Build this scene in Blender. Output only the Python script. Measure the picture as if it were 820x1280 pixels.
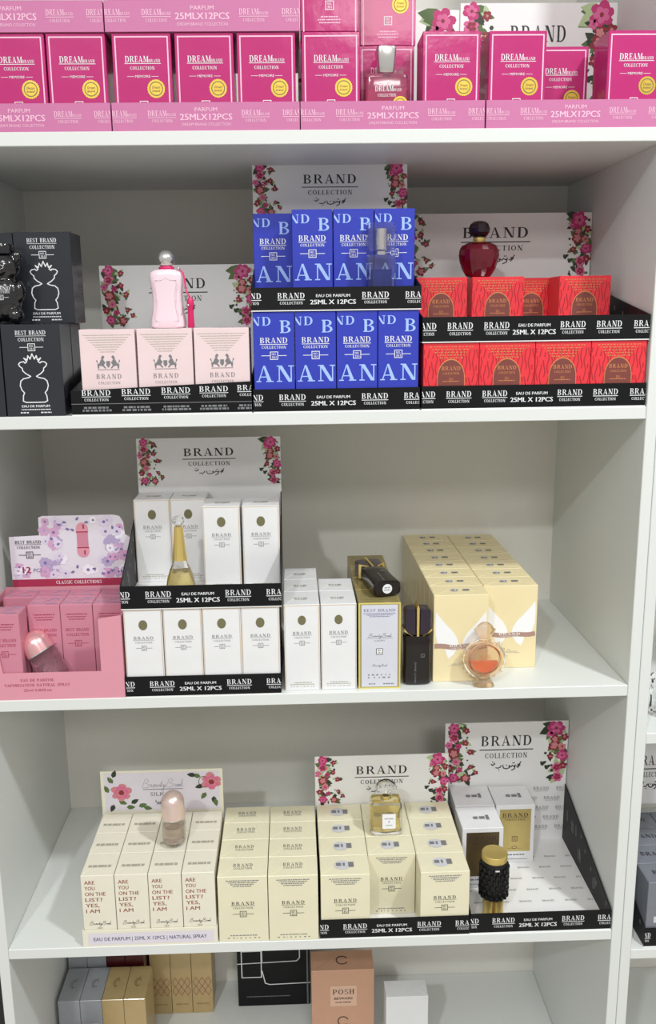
import bpy, bmesh, math, random
from mathutils import Vector, Matrix
random.seed(7)
for o in list(bpy.data.objects): bpy.data.objects.remove(o)
scene = bpy.context.scene
COL = scene.collection

# ---------------------------------------------------------------- camera
FPX = 994.15
cd = bpy.data.cameras.new('camera'); cam = bpy.data.objects.new('camera', cd); COL.objects.link(cam)
cd.sensor_fit = 'VERTICAL'; cd.sensor_height = 36.0; cd.lens = FPX * 36.0 / 1280.0
cd.shift_x = 19.887 / 1280.0; cd.shift_y = -52.298 / 1280.0
cd.clip_start = 0.02; cd.clip_end = 50
R_ = Vector((0.99952, -0.02769, -0.01354)); U_ = Vector((0.01848, 0.18930, 0.98174)); F_ = Vector((0.02462, 0.98152, -0.18972))
F_.normalize(); R_ = (R_ - F_ * R_.dot(F_)).normalized(); U_ = R_.cross(F_)
M = Matrix((R_, U_, -F_)).transposed().to_4x4(); M.translation = Vector((0.3848, -0.9153, 0.9320))
cam.matrix_world = M
scene.camera = cam

# ---------------------------------------------------------------- world, lamps, exposure
w = bpy.data.worlds.new('room_ambient'); scene.world = w; w.use_nodes = True
bg = w.node_tree.nodes['Background']; bg.inputs[0].default_value = (1.0, 0.975, 0.93, 1); bg.inputs[1].default_value = 0.45

def lamp(name, loc, target, size, watts, col):
    ld = bpy.data.lights.new(name, 'AREA'); ld.shape = 'DISK'; ld.size = size; ld.energy = watts; ld.color = col
    o = bpy.data.objects.new(name, ld); COL.objects.link(o); o.location = loc
    o.rotation_euler = (Vector(target) - Vector(loc)).to_track_quat('-Z', 'Y').to_euler()
    return o
def down(name, x, y, size, watts, col): return lamp(name, (x, y, 2.30), (x, y, 0.0), size, watts, col)
down('ceiling_downlight', 1.43, -1.00, 0.16, 28.0, (0.95, 1.0, 1.0))
down('ceiling_downlight', -0.45, -2.15, 0.12, 26.0, (0.96, 1.0, 0.99))
down('added_fill_light', 0.30, -1.60, 0.80, 12.0, (1.0, 0.98, 0.94))  # added soft fill from above, lifts the shade inside the shelves
down('added_fill_light', 0.90, -3.00, 0.80, 28.0, (1.0, 0.98, 0.94))  # second added fill light farther back, not a known fixture

vs = scene.view_settings
vs.view_transform = 'Standard'; vs.look = 'None'; vs.gamma = 1.0; vs.use_curve_mapping = False
vs.exposure = 0.24

# ---------------------------------------------------------------- materials
def lin(c):
    c /= 255.0
    return c / 12.92 if c <= 0.04045 else ((c + 0.055) / 1.055) ** 2.4
MATS = {}
def mat(name, rgb, rough=0.55, metal=0.0, coat=0.0, trans=0.0, ior=1.45, noise=0.0, nscale=60.0, bump=0.0, bscale=300.0, spec=None, alpha=1.0, aniso=False):
    if name in MATS: return MATS[name]
    m = bpy.data.materials.new(name); m.use_nodes = True
    nt = m.node_tree; b = nt.nodes['Principled BSDF']
    c = (lin(rgb[0]), lin(rgb[1]), lin(rgb[2]), 1)
    b.inputs['Base Color'].default_value = c
    b.inputs['Roughness'].default_value = rough; b.inputs['Metallic'].default_value = metal
    b.inputs['Coat Weight'].default_value = coat; b.inputs['Coat Roughness'].default_value = 0.12
    b.inputs['Transmission Weight'].default_value = trans; b.inputs['IOR'].default_value = ior
    b.inputs['Alpha'].default_value = alpha
    if spec is not None: b.inputs['Specular IOR Level'].default_value = spec
    if noise or bump:
        tc = nt.nodes.new('ShaderNodeTexCoord')
    if noise:
        n = nt.nodes.new('ShaderNodeTexNoise'); n.inputs['Scale'].default_value = nscale; n.inputs['Detail'].default_value = 4
        nt.links.new(tc.outputs['Object'], n.inputs['Vector'])
        mr = nt.nodes.new('ShaderNodeMapRange'); mr.inputs[3].default_value = 1 - noise; mr.inputs[4].default_value = 1 + noise
        nt.links.new(n.outputs['Fac'], mr.inputs[0])
        mx = nt.nodes.new('ShaderNodeMix'); mx.data_type = 'RGBA'; mx.blend_type = 'MULTIPLY'; mx.inputs['Factor'].default_value = 1
        mx.inputs['A'].default_value = c; nt.links.new(mr.outputs[0], mx.inputs['B'])
        nt.links.new(mx.outputs['Result'], b.inputs['Base Color'])
    if bump:
        n2 = nt.nodes.new('ShaderNodeTexNoise'); n2.inputs['Scale'].default_value = bscale; n2.inputs['Detail'].default_value = 3
        nt.links.new(tc.outputs['Object'], n2.inputs['Vector'])
        bp = nt.nodes.new('ShaderNodeBump'); bp.inputs['Strength'].default_value = bump; bp.inputs['Distance'].default_value = 0.001
        nt.links.new(n2.outputs['Fac'], bp.inputs['Height']); nt.links.new(bp.outputs['Normal'], b.inputs['Normal'])
        if coat: nt.links.new(bp.outputs['Normal'], b.inputs['Coat Normal'])
    MATS[name] = m
    return m

WRAP = dict(coat=0.35, bump=0.35, bscale=38.0, noise=0.06, nscale=30, spec=0.28)
m_white = mat('white_melamine', (217, 220, 218), 0.42, noise=0.02, nscale=250, bump=0.03, bscale=900)
m_back = mat('back_board_white', (226, 224, 217), 0.6, noise=0.03, nscale=300)
m_floor = mat('shop_floor_tile', (186, 182, 174), 0.35, noise=0.08, nscale=6)
m_wall = mat('dark_shop_wall', (52, 50, 52), 0.8, noise=0.1, nscale=5)
m_black = mat('black_card', (14, 14, 17), 0.5, coat=0.06, noise=0.1, spec=0.25)
m_blackin = mat('black_card_inside', (24, 24, 27), 0.5, noise=0.1, spec=0.3)
m_card = mat('white_header_card', (232, 231, 231), 0.45, coat=0.3, noise=0.02)
m_inkw = mat('white_ink', (226, 228, 232), 0.5)
m_inkg = mat('grey_ink', (120, 120, 124), 0.5)
m_inkd = mat('dim_white_ink', (120, 122, 126), 0.5)
m_inkk = mat('black_ink', (38, 36, 38), 0.5)
m_inkf = mat('faint_grey_ink', (168, 164, 150), 0.6)
m_pink = mat('pink_card', (194, 112, 158), 0.5, noise=0.03)
m_inkp = mat('pale_pink_ink', (238, 190, 214), 0.5)
m_magenta = mat('magenta_wrapped_card', (182, 32, 110), 0.42, **WRAP)
m_gold = mat('gold_foil', (214, 178, 74), 0.35, 0.5)
m_goldmetal = mat('polished_gold_metal', (228, 202, 124), 0.34, 0.75)
m_silver = mat('polished_silver_metal', (222, 220, 218), 0.2, 0.85)
m_rosegold = mat('rose_silver_metal', (232, 208, 200), 0.25, 0.6)
m_pinkmetal = mat('pink_metal', (236, 180, 184), 0.25, 0.6)
m_char = mat('charcoal_wrapped_card', (42, 44, 51), 0.4, **WRAP)
m_rose = mat('pale_rose_wrapped_card', (228, 206, 208), 0.45, **WRAP)
m_blue = mat('royal_blue_wrapped_card', (50, 62, 176), 0.38, **WRAP)
m_inkb = mat('pale_blue_ink', (160, 190, 250), 0.5)
m_red = mat('scarlet_wrapped_card', (224, 56, 66), 0.42, **WRAP)
m_inkr = mat('dark_red_ink', (170, 34, 44), 0.5)
m_brown = mat('brown_ink', (120, 62, 56), 0.5)
m_goldink = mat('gold_ink', (200, 130, 80), 0.45)
m_whitebox = mat('white_wrapped_card', (226, 226, 228), 0.45, **WRAP)
m_olive = mat('olive_ink', (112, 108, 78), 0.5)
m_pinkd = mat('rose_pink_card', (214, 146, 162), 0.5, noise=0.03)
m_pinkbox = mat('dusty_pink_wrapped_card', (200, 130, 150), 0.42, **WRAP)
m_mauve = mat('mauve_print', (168, 140, 156), 0.5, noise=0.3, nscale=120)
m_lilac = mat('lilac_white_card', (218, 212, 222), 0.5, noise=0.04)
m_lil2 = mat('lilac_ink', (176, 160, 196), 0.5)
m_lil3 = mat('deep_lilac_ink', (122, 110, 160), 0.5)
m_lilp = mat('pink_lilac_ink', (206, 160, 196), 0.5)
m_lil4 = mat('pale_lilac_ink', (214, 204, 224), 0.5)
m_lil5 = mat('white_lilac_ink', (232, 228, 238), 0.5)
m_strip = mat('raspberry_ink', (160, 44, 76), 0.5)
m_lilbox = mat('lilac_grey_wrapped_card', (206, 208, 218), 0.45, **WRAP)
m_goldbox = mat('gold_wrapped_card', (166, 150, 100), 0.4, 0.2, coat=0.4, bump=0.3, bscale=60, noise=0.1)
m_goldedge = mat('gold_edge_ink', (214, 200, 110), 0.45)
m_cream = mat('cream_wrapped_card', (230, 215, 172), 0.45, **WRAP)
m_ivory = mat('ivory_wrapped_card', (228, 223, 206), 0.45, **WRAP)
m_ivorycard = mat('ivory_card', (228, 224, 206), 0.5, noise=0.02)
m_palegold = mat('pale_cream_wrapped_card', (226, 220, 192), 0.45, **WRAP)
m_wing = mat('white_wing_ink', (236, 236, 238), 0.5)
m_ribbon = mat('taupe_ribbon_ink', (168, 136, 122), 0.5)
m_goldpanel = mat('gold_panel_foil', (196, 176, 112), 0.34, 0.55, noise=0.1)
m_bronze = mat('dark_bronze_foil', (112, 96, 68), 0.3, 0.6, noise=0.2)
m_greybox = mat('silver_grey_wrapped_card', (158, 162, 168), 0.45, 0.1, coat=0.3, noise=0.08, nscale=80)
m_oldgold = mat('antique_gold_card', (186, 162, 114), 0.45, 0.1, coat=0.3, noise=0.1, nscale=60)
m_oldgoldin = mat('brown_gold_ink', (142, 104, 56), 0.5)
m_darkred = mat('dark_wine_card', (70, 16, 24), 0.4, coat=0.3)
m_posh = mat('copper_beige_card', (196, 150, 122), 0.4, 0.15, coat=0.3, noise=0.05)
m_poshl = mat('pale_copper_label', (214, 176, 152), 0.45)
m_inkbr = mat('dark_brown_ink', (70, 52, 48), 0.5)
m_inkrd = mat('rust_ink', (150, 84, 72), 0.5)
m_inkbl = mat('blue_black_ink', (60, 60, 110), 0.5)
m_gunmetal = mat('gunmetal_wrapped_card', (120, 124, 134), 0.4, 0.1, coat=0.4, noise=0.05)
m_stick = mat('clear_sticker_ink', (200, 200, 206), 0.4)
m_pk1 = mat('flower_magenta_ink', (190, 50, 116), 0.5)
m_pk2 = mat('flower_rose_ink', (214, 100, 150), 0.5)
m_pk3 = mat('flower_crimson_ink', (140, 40, 56), 0.5)
m_pk4 = mat('flower_blush_ink', (204, 130, 134), 0.5)
m_gr1 = mat('leaf_green_ink', (86, 110, 62), 0.5)
m_gr2 = mat('leaf_dark_ink', (46, 58, 42), 0.5)
m_gr3 = mat('leaf_pale_ink', (176, 196, 150), 0.5)
m_glass = mat('clear_glass', (252, 252, 252), 0.03, trans=1.0, ior=1.25, coat=1.0)
m_smoke = mat('smoke_grey_glass', (226, 216, 206), 0.05, trans=0.95, ior=1.2, coat=1.0)
m_pinkglass = mat('pink_glass', (244, 150, 190), 0.04, trans=0.85, ior=1.2, coat=1.0)
m_peach = mat('peach_glass', (253, 234, 210), 0.05, trans=0.92, ior=1.2, coat=1.0)
m_amber = mat('amber_perfume', (252, 112, 6), 0.25, trans=0.15, ior=1.2)
m_honey = mat('honey_perfume', (250, 232, 162), 0.1, trans=0.85, ior=1.15)
m_bluel = mat('blue_perfume', (60, 74, 160), 0.2, trans=0.4, ior=1.15)
m_pinkl = mat('pink_perfume', (238, 90, 150), 0.2, trans=0.4, ior=1.15)
m_rosel = mat('lavender_perfume', (246, 222, 232), 0.1, trans=0.9, ior=1.12)
m_wine = mat('wine_red_glass', (104, 6, 30), 0.1, trans=0.2, ior=1.45, coat=0.4)
m_plum = mat('dark_plum_glass', (30, 12, 22), 0.12, coat=0.4)
m_purple = mat('dark_purple_glass', (36, 24, 42), 0.12, coat=0.5)
m_brownglass = mat('dark_brown_glass', (20, 12, 11), 0.12, coat=0.3)
m_gloss = mat('glossy_black', (12, 12, 16), 0.07, coat=1.0)
m_knit = mat('black_textured_rubber', (16, 16, 18), 0.4, bump=0.8, bscale=260)
m_porc = mat('pale_pink_porcelain', (236, 212, 222), 0.2, coat=0.6)
m_ribb = mat('magenta_satin', (206, 36, 100), 0.4)

# ---------------------------------------------------------------- 2D shapes and lettering
def rect(x0, y0, x1, y1): return [(x0, y0), (x1, y0), (x1, y1), (x0, y1)]
def ring(cx, cy, rx, ry, tx, ty, a0, a1, n=10):
    out = []; ix, iy = max(rx - tx, 0.0), max(ry - ty, 0.0)
    for i in range(n):
        a = math.radians(a0 + (a1 - a0) * i / n); b = math.radians(a0 + (a1 - a0) * (i + 1) / n)
        out.append([(cx + ix * math.cos(a), cy + iy * math.sin(a)), (cx + rx * math.cos(a), cy + ry * math.sin(a)),
                    (cx + rx * math.cos(b), cy + ry * math.sin(b)), (cx + ix * math.cos(b), cy + iy * math.sin(b))])
    return out
def disc(cx, cy, rx, ry=None, n=16):
    ry = ry or rx
    return [(cx + rx * math.cos(2 * math.pi * i / n), cy + ry * math.sin(2 * math.pi * i / n)) for i in range(n)]
def stroke(pts, wd, closed=False):
    out = []; P = list(pts) + ([pts[0]] if closed else [])
    for (a, b), (c, d) in zip(P[:-1], P[1:]):
        L = math.hypot(c - a, d - b)
        if L < 1e-9: continue
        dx, dy = (c - a) / L, (d - b) / L; h = wd / 2; nx, ny = -dy * h, dx * h; ex, ey = dx * h * 0.6, dy * h * 0.6
        out.append([(a - ex - nx, b - ey - ny), (c + ex - nx, d + ey - ny), (c + ex + nx, d + ey + ny), (a - ex + nx, b - ey + ny)])
    return out
T, t_, sf = 0.20, 0.075, 0.065
def stem(x, wd=T, s=0.08, top=True, bot=True):
    o = [rect(x, 0, x + wd, 1)]
    if bot: o.append(rect(x - s, 0, x + wd + s, sf))
    if top: o.append(rect(x - s, 1 - sf, x + wd + s, 1))
    return o
def glyph(c):
    if c == 'I': return stem(.1), .4
    if c == 'B': return stem(.1, s=.08) + [rect(.1, 0, .5, sf), rect(.1, 1 - sf, .48, 1), rect(.3, .49, .5, .55)] + ring(.48, .26, .38, .26, T, t_, -90, 90, 6) + ring(.46, .76, .34, .24, T, t_, -90, 90, 6), .95
    if c == 'P': return stem(.1) + [rect(.3, 1 - sf, .48, 1), rect(.3, .42, .5, .48)] + ring(.48, .71, .36, .29, T, t_, -90, 90, 6), .9
    if c == 'R': return stem(.1) + [rect(.3, 1 - sf, .48, 1), rect(.3, .47, .5, .53)] + ring(.48, .735, .36, .265, T, t_, -90, 90, 6) + [[(.42, .5), (.62, .5), (.98, 0), (.76, 0)], rect(.76, 0, 1.04, sf)], 1.04
    if c == 'A': return [[(.08, 0), (.15, 0), (.48, 1), (.42, 1)], [(.40, 1), (.52, 1), (.92, 0), (.68, 0)], rect(.22, .28, .72, .34), rect(-.02, 0, .27, sf), rect(.58, 0, 1.02, sf)], 1.02
    if c == 'N': return [rect(.12, 0, .19, 1), [(.08, 1), (.32, 1), (.92, 0), (.70, 0)], rect(.84, 0, .91, 1), rect(0, 0, .32, sf), rect(0, 1 - sf, .2, 1), rect(.7, 1 - sf, 1.03, 1)], 1.04
    if c == 'D': return stem(.1) + [rect(.3, 0, .5, sf), rect(.3, 1 - sf, .5, 1)] + ring(.48, .5, .48, .5, .22, t_, -90, 90, 8), 1.04
    if c == 'C': return ring(.5, .5, .46, .5, T, t_, 50, 310, 10) + [rect(.76, .66, .82, 1), rect(.76, 0, .82, .3)], .92
    if c == 'G': return ring(.5, .5, .46, .5, T, t_, 50, 310, 10) + [rect(.76, .66, .82, 1), rect(.66, 0, .84, .42)], .95
    if c == 'O': return ring(.5, .5, .48, .5, T, t_, 0, 360, 14), 1.02
    if c == 'U': return [rect(.1, .3, .3, 1), rect(.68, .3, .75, 1), rect(0, 1 - sf, .4, 1), rect(.58, 1 - sf, .85, 1)] + ring(.425, .34, .325, .34, .14, t_, 180, 360, 8), .88
    if c == 'L': return stem(.1) + [rect(.3, 0, .72, sf), rect(.66, 0, .72, .32)], .78
    if c == 'E': return stem(.1) + [rect(.3, 0, .74, sf), rect(.3, 1 - sf, .7, 1), rect(.3, .47, .55, .53), rect(.68, 0, .74, .3), rect(.64, .72, .7, 1), rect(.52, .36, .57, .64)], .82
    if c == 'F': return stem(.1) + [rect(.3, 1 - sf, .7, 1), rect(.3, .47, .55, .53), rect(.64, .72, .7, 1), rect(.52, .36, .57, .64)], .76
    if c == 'H': return stem(.1) + stem(.66) + [rect(.3, .47, .66, .53)], .98
    if c == 'K': return stem(.1) + [[(.3, .4), (.36, .4), (.78, 1), (.7, 1)], [(.4, .55), (.56, .66), (.96, 0), (.72, 0)], rect(.66, 0, 1.02, sf)], 1.02
    if c == 'M': return [rect(.12, 0, .19, 1), [(.1, 1), (.34, 1), (.66, .0), (.54, 0)], [(.54, 0), (.62, 0), (1.0, 1), (.92, 1)], rect(.9, 0, 1.1, 1), rect(0, 0, .32, sf), rect(.82, 0, 1.18, sf), rect(0, 1 - sf, .3, 1), rect(.95, 1 - sf, 1.18, 1)], 1.2
    if c == 'S': return ring(.4, .74, .32, .26, .15, t_, 30, 270, 8) + ring(.42, .27, .34, .27, .15, t_, -150, 90, 8) + [rect(.64, .72, .69, 1), rect(.08, 0, .13, .3)], .8
    if c == 'T': return stem(.36, top=False) + [rect(.04, 1 - sf, .88, 1), rect(.04, .7, .1, 1), rect(.82, .7, .88, 1)], .94
    if c == 'V': return [[(.08, 1), (.3, 1), (.58, 0), (.46, 0)], [(.46, 0), (.54, 0), (.86, 1), (.79, 1)], rect(0, 1 - sf, .38, 1), rect(.68, 1 - sf, .98, 1)], .98
    if c == 'Y': return [[(.08, 1), (.3, 1), (.58, .45), (.4, .45)], [(.46, .45), (.54, .45), (.86, 1), (.79, 1)], rect(.4, 0, .58, .46), rect(.3, 0, .68, sf), rect(0, 1 - sf, .38, 1), rect(.68, 1 - sf, .98, 1)], .98
    if c == '.': return [rect(.05, 0, .22, .17)], .3
    if c == '1': return stem(.2, top=False) + [[(.05, .75), (.2, .85), (.2, 1), (.1, .9)]], .5
    return [], .5
TCACHE = {}
def serif(s, sp=0.10):
    k = ('serif', s, sp)
    if k in TCACHE: return TCACHE[k]
    x = 0; out = []
    for c in s:
        P, wd = glyph(c)
        out += [[(x + a, b) for a, b in p] for p in P]; x += wd + sp
    TCACHE[k] = (out, x - sp)
    return TCACHE[k]
def sans(s, bold=0.0, shear=0.0):
    k = ('sans', s, bold, shear)
    if k in TCACHE: return TCACHE[k]
    cu = bpy.data.curves.new('tmp', 'FONT'); cu.body = s; cu.size = 1.0; cu.resolution_u = 2; cu.shear = shear; cu.fill_mode = 'FRONT'
    ob = bpy.data.objects.new('tmp', cu); COL.objects.link(ob)
    dg = bpy.context.evaluated_depsgraph_get(); me = bpy.data.meshes.new_from_object(ob.evaluated_get(dg))
    vs_ = [v.co for v in me.vertices]
    polys = [[(vs_[i].x, vs_[i].y) for i in p.vertices] for p in me.polygons]
    bpy.data.objects.remove(ob); bpy.data.curves.remove(cu); bpy.data.meshes.remove(me)
    H = 0.70
    xs = [p[0] for q in polys for p in q] or [0, 1]
    x0 = min(xs); polys = [[((x - x0) / H, y / H) for x, y in q] for q in polys]
    if bold: polys = [q2 for q in polys for q2 in (q, [(x + bold * 2.2, y) for x, y in q])]
    TCACHE[k] = (polys, (max(xs) - x0) / H + bold * 2.2)
    return TCACHE[k]
def fit(text, cx, cy, h, wd=None, align='c'):
    P, W = text
    sx = wd / W if wd else h
    tw = W * sx
    x0 = cx - tw / 2 if align == 'c' else (cx if align == 'l' else cx - tw)
    return [[(x0 + a * sx, cy + b * h) for a, b in p] for p in P]
def clipx(polys, lo, hi):
    def cut(p, f):
        out = []
        for i in range(len(p)):
            a, b = p[i], p[(i + 1) % len(p)]; fa, fb = f(a), f(b)
            if fa >= 0: out.append(a)
            if fa * fb < 0: k = fa / (fa - fb); out.append((a[0] + (b[0] - a[0]) * k, a[1] + (b[1] - a[1]) * k))
        return out
    res = []
    for p in polys:
        q = cut(p, lambda v: v[0] - lo)
        if len(q) > 2: q = cut(q, lambda v: hi - v[0])
        if len(q) > 2: res.append(q)
    return res
def dashes(cx, cy, wd, h, seed=0, gap=0.25):
    """a row of print too small to read"""
    rn = random.Random(seed); x = cx - wd / 2; out = []
    while x < cx + wd / 2 - h * .4:
        L = min(h * rn.uniform(0.7, 2.4), cx + wd / 2 - x); out.append(rect(x, cy, x + L, cy + h)); x += L + h * gap * rn.uniform(1.2, 3)
    return out
ARABIC = [[(.0, .75), (.06, .62), (.12, .78), (.1, .9)], [(.16, .35), (.24, .3), (.32, .42), (.34, .6)], [(.40, .62), (.42, .3), (.52, .2), (.62, .32), (.63, .6)],
          [(.60, .5), (.68, .42), (.72, .58), (.78, .44), (.82, .62), (.80, .2), (.70, .02)], [(.86, .45), (.93, .55), (1.0, .95)], [(.9, .3), (.98, .62), (.9, .7)]]
def arabic(cx, cy, wd, h):
    out = []
    for s in ARABIC: out += stroke([(cx - wd / 2 + a * wd, cy + b * h) for a, b in s], h * 0.11)
    for a, b in ((.05, 1.02), (.52, .6), (.74, .85), (.78, .85), (.27, .1)): out.append(disc(cx - wd / 2 + a * wd, cy + b * h, h * .07, n=6))
    return out
SCRIPT = [[(.02, .1), (.10, .95), (.16, .98), (.19, .8), (.10, .55), (.20, .42), (.16, .1), (.03, .08)], [(.22, .2), (.27, .38), (.24, .42), (.22, .15), (.29, .15), (.34, .4), (.31, .4), (.30, .12), (.36, .4), (.36, .12), (.40, .4), (.40, .14), (.45, .4), (.45, .12), (.50, .75), (.48, .12), (.54, .4), (.53, .12), (.58, .4), (.52, -.35), (.48, -.2), (.60, .3)],
          [(.60, .1), (.68, .95), (.74, .98), (.77, .8), (.68, .55), (.77, .42), (.73, .1), (.62, .08)], [(.78, .12), (.81, .42), (.84, .38), (.83, .12), (.88, .4), (.87, .12), (.91, .4), (.90, .12), (.94, .4), (.93, .12), (.97, .36), (1.0, .95), (.97, .12), (1.02, .2)]]
def script(cx, cy, wd, h, th=0.035):
    out = []
    for s in SCRIPT: out += stroke([(cx - wd / 2 + a * wd, cy + b * h) for a, b in s], h * th)
    return out

# ---------------------------------------------------------------- mesh collector
class G:
    def __init__(s): s.v, s.f, s.mi, s.ms, s.lay = [], [], [], [], 0
    def _m(s, m):
        if m not in s.ms: s.ms.append(m)
        return s.ms.index(m)
    def poly(s, pts, m):
        i = len(s.v); s.v += [tuple(p) for p in pts]; s.f.append(tuple(range(i, i + len(pts)))); s.mi.append(s._m(m))
    def box(s, x0, x1, y0, y1, z0, z1, m):
        i = len(s.v)
        s.v += [(x0, y0, z0), (x1, y0, z0), (x1, y1, z0), (x0, y1, z0), (x0, y0, z1), (x1, y0, z1), (x1, y1, z1), (x0, y1, z1)]
        for f in ((0, 3, 2, 1), (4, 5, 6, 7), (0, 1, 5, 4), (1, 2, 6, 5), (2, 3, 7, 6), (3, 0, 4, 7)):
            s.f.append(tuple(i + k for k in f)); s.mi.append(s._m(m))
    def prism(s, pts, off, m):
        """polygon pts (3D) extruded by vector off"""
        n = len(pts); i = len(s.v); o = Vector(off)
        s.v += [tuple(p) for p in pts] + [tuple(Vector(p) + o) for p in pts]
        mi = s._m(m)
        s.f.append(tuple(range(i, i + n))); s.f.append(tuple(range(i + 2 * n - 1, i + n - 1, -1))); s.mi += [mi, mi]
        for k in range(n):
            a, b = i + k, i + (k + 1) % n; s.f.append((a, a + n, b + n, b)); s.mi.append(mi)
    def flat(s, polys, O, U, V, m):
        O, U, V = Vector(O), Vector(U), Vector(V); N = U.cross(V).normalized() * 2e-6
        for k, p in enumerate(polys):
            A = sum(p[i][0] * p[(i + 1) % len(p)][1] - p[(i + 1) % len(p)][0] * p[i][1] for i in range(len(p)))
            if abs(A) < 1e-12: continue
            Q = O + N * (s.lay % 30); s.lay += 1
            s.poly([Q + U * a + V * b for a, b in p], m)
    def lathe(s, prof, m, n=32, p=2.0, cx=0, cy=0, cap=True, mats=None):
        """prof: (rx, ry, z); superellipse sections"""
        rows = []
        for rx, ry, z in prof:
            row = []
            for k in range(n):
                a = 2 * math.pi * k / n; c, d = math.cos(a), math.sin(a)
                x = math.copysign(abs(c) ** (2 / p), c) * rx; y = math.copysign(abs(d) ** (2 / p), d) * ry
                row.append(len(s.v)); s.v.append((cx + x, cy + y, z))
            rows.append(row)
        mi = s._m(m)
        for r0, r1 in zip(rows[:-1], rows[1:]):
            for k in range(n):
                s.f.append((r0[k], r0[(k + 1) % n], r1[(k + 1) % n], r1[k])); s.mi.append(mi)
        if cap:
            s.f.append(tuple(reversed(rows[0]))); s.f.append(tuple(rows[-1])); s.mi += [mi, mi]
    def build(s, name, parent=None, smooth=False, bevel=0.0, angle=40):
        me = bpy.data.meshes.new(name); me.from_pydata(s.v, [], s.f)
        for m in s.ms: me.materials.append(m)
        me.polygons.foreach_set('material_index', s.mi)
        if bevel:
            bm = bmesh.new(); bm.from_mesh(me)
            bmesh.ops.bevel(bm, geom=bm.edges[:], offset=bevel, segments=1, affect='EDGES'); bm.to_mesh(me); bm.free()
        if smooth:
            me.polygons.foreach_set('use_smooth', [True] * len(me.polygons))
            try: me.set_sharp_from_angle(angle=math.radians(angle))
            except Exception: pass
        me.update()
        o = bpy.data.objects.new(name, me); COL.objects.link(o)
        if parent is not None: o.parent = parent
        return o

def thing(name, label, cat, loc=(0, 0, 0), rz=0.0, group=None):
    o = bpy.data.objects.new(name, None); COL.objects.link(o); o.empty_display_size = 0.02
    o.location = loc; o.rotation_euler = (0, 0, rz)
    o['label'] = label; o['category'] = cat
    if group: o['group'] = group
    return o
def dup(root, label, loc, rz=0.0, group=None):
    r = root.copy(); COL.objects.link(r); r.location = loc; r.rotation_euler = (0, 0, rz); r['label'] = label
    if group: r['group'] = group
    for ch in list(root.children):
        c = ch.copy(); COL.objects.link(c); c.parent = r
        for g in list(ch.children):
            d = g.copy(); COL.objects.link(d); d.parent = c
    return r

# ---------------------------------------------------------------- the setting
Wd, Dp, ST, PT = 0.80, 0.3083, 0.0147, 0.0135
Z1, Z2, Z3, Z4, Z5 = 1.1308, 0.8234, 0.4734, 0.1216, -0.2289
ZF = -0.62; ZT = 1.62
g = G(); g.box(-4, 4, -5, 1.2, ZF - 0.05, ZF, m_floor); o = g.build('floor'); o['kind'] = 'structure'; o['label'] = 'grey tiled shop floor under the shelving'
g = G(); g.box(-4, 4, 0.34, 0.40, ZF, 2.2, m_wall); o = g.build('wall_back'); o['kind'] = 'structure'; o['label'] = 'dark wall behind the white shelving'

def unit(name, label, x0, x1, zs, lp=True, rp=True):
    r = thing(name, label, 'shelving', ((x0 + x1) / 2, 0, ZF))
    xm = (x0 + x1) / 2
    def part(nm, a, b, c, d, e, f, m, bev=0.0007):
        gg = G(); gg.box(a - xm, b - xm, c, d, e - ZF, f - ZF, m); return gg.build(nm, r, bevel=bev)
    part('side_panel', x0 - PT, x0, 0, Dp + 0.004, ZF, ZT, m_white)
    part('side_panel', x1, x1 + PT, 0, Dp + 0.004, ZF, ZT, m_white)
    part('back_panel', x0, x1, Dp, Dp + 0.004, ZF, ZT, m_back, 0)
    for z in zs: part('shelf', x0 + 0.0002, x1 - 0.0002, 0.0004, Dp - 0.0002, z - ST, z, m_white)
    part('top_panel', x0, x1, 0, Dp, ZT - ST, ZT, m_white)
    return r
U1 = unit('shelving_unit', 'white open shelving unit holding the perfume displays', 0.0, Wd, [Z1, Z2, Z3, Z4, Z5, ZF + 0.09])
R0 = Wd + 2 * PT + 0.0006
ZR1, ZR2 = 0.4066, 0.0903
U2 = unit('shelving_unit', 'neighbouring white shelving unit with the grey cartons and the crystal bottle', R0, R0 + 0.80, [1.08, 0.742, ZR1, ZR2, -0.23, ZF + 0.09])
EPS = 0.0004
# ---------------------------------------------------------------- flowers
def flower(g, cx, cy, r, m, mc, O, U, V, rn, n=5, lay=0.0, outline=None):
    N = Vector(U).cross(Vector(V)); O = Vector(O) + N * lay; ph = rn.uniform(0, 6.28)
    for k in range(n):
        a = ph + 2 * math.pi * k / n + rn.uniform(-.15, .15); q_ = r * rn.uniform(.50, .64); px, py = cx + math.cos(a) * q_, cy + math.sin(a) * q_
        pr = r * rn.uniform(.36, .46) * (5 / n) ** .3
        g.flat([[(px + math.cos(a + q) * pr * rn.uniform(.9, 1.15), py + math.sin(a + q) * pr * rn.uniform(.85, 1.0)) for q in (-2.6, -1.6, -.7, 0, .7, 1.6, 2.6)]], O, U, V, m)
    g.flat([disc(cx, cy, r * .26, n=7)], O + N * 0.00008, U, V, mc)
def leaf(g, x, y, a, L, m, O, U, V):
    c, s = math.cos(a), math.sin(a); wd = L * .28
    P = [(0, 0), (.3, 1), (.65, .8), (1, 0), (.65, -.8), (.3, -1)]
    g.flat([[(x + L * p * c - wd * q * s, y + L * p * s + wd * q * c) for p, q in P]], O, U, V, m)
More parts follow.
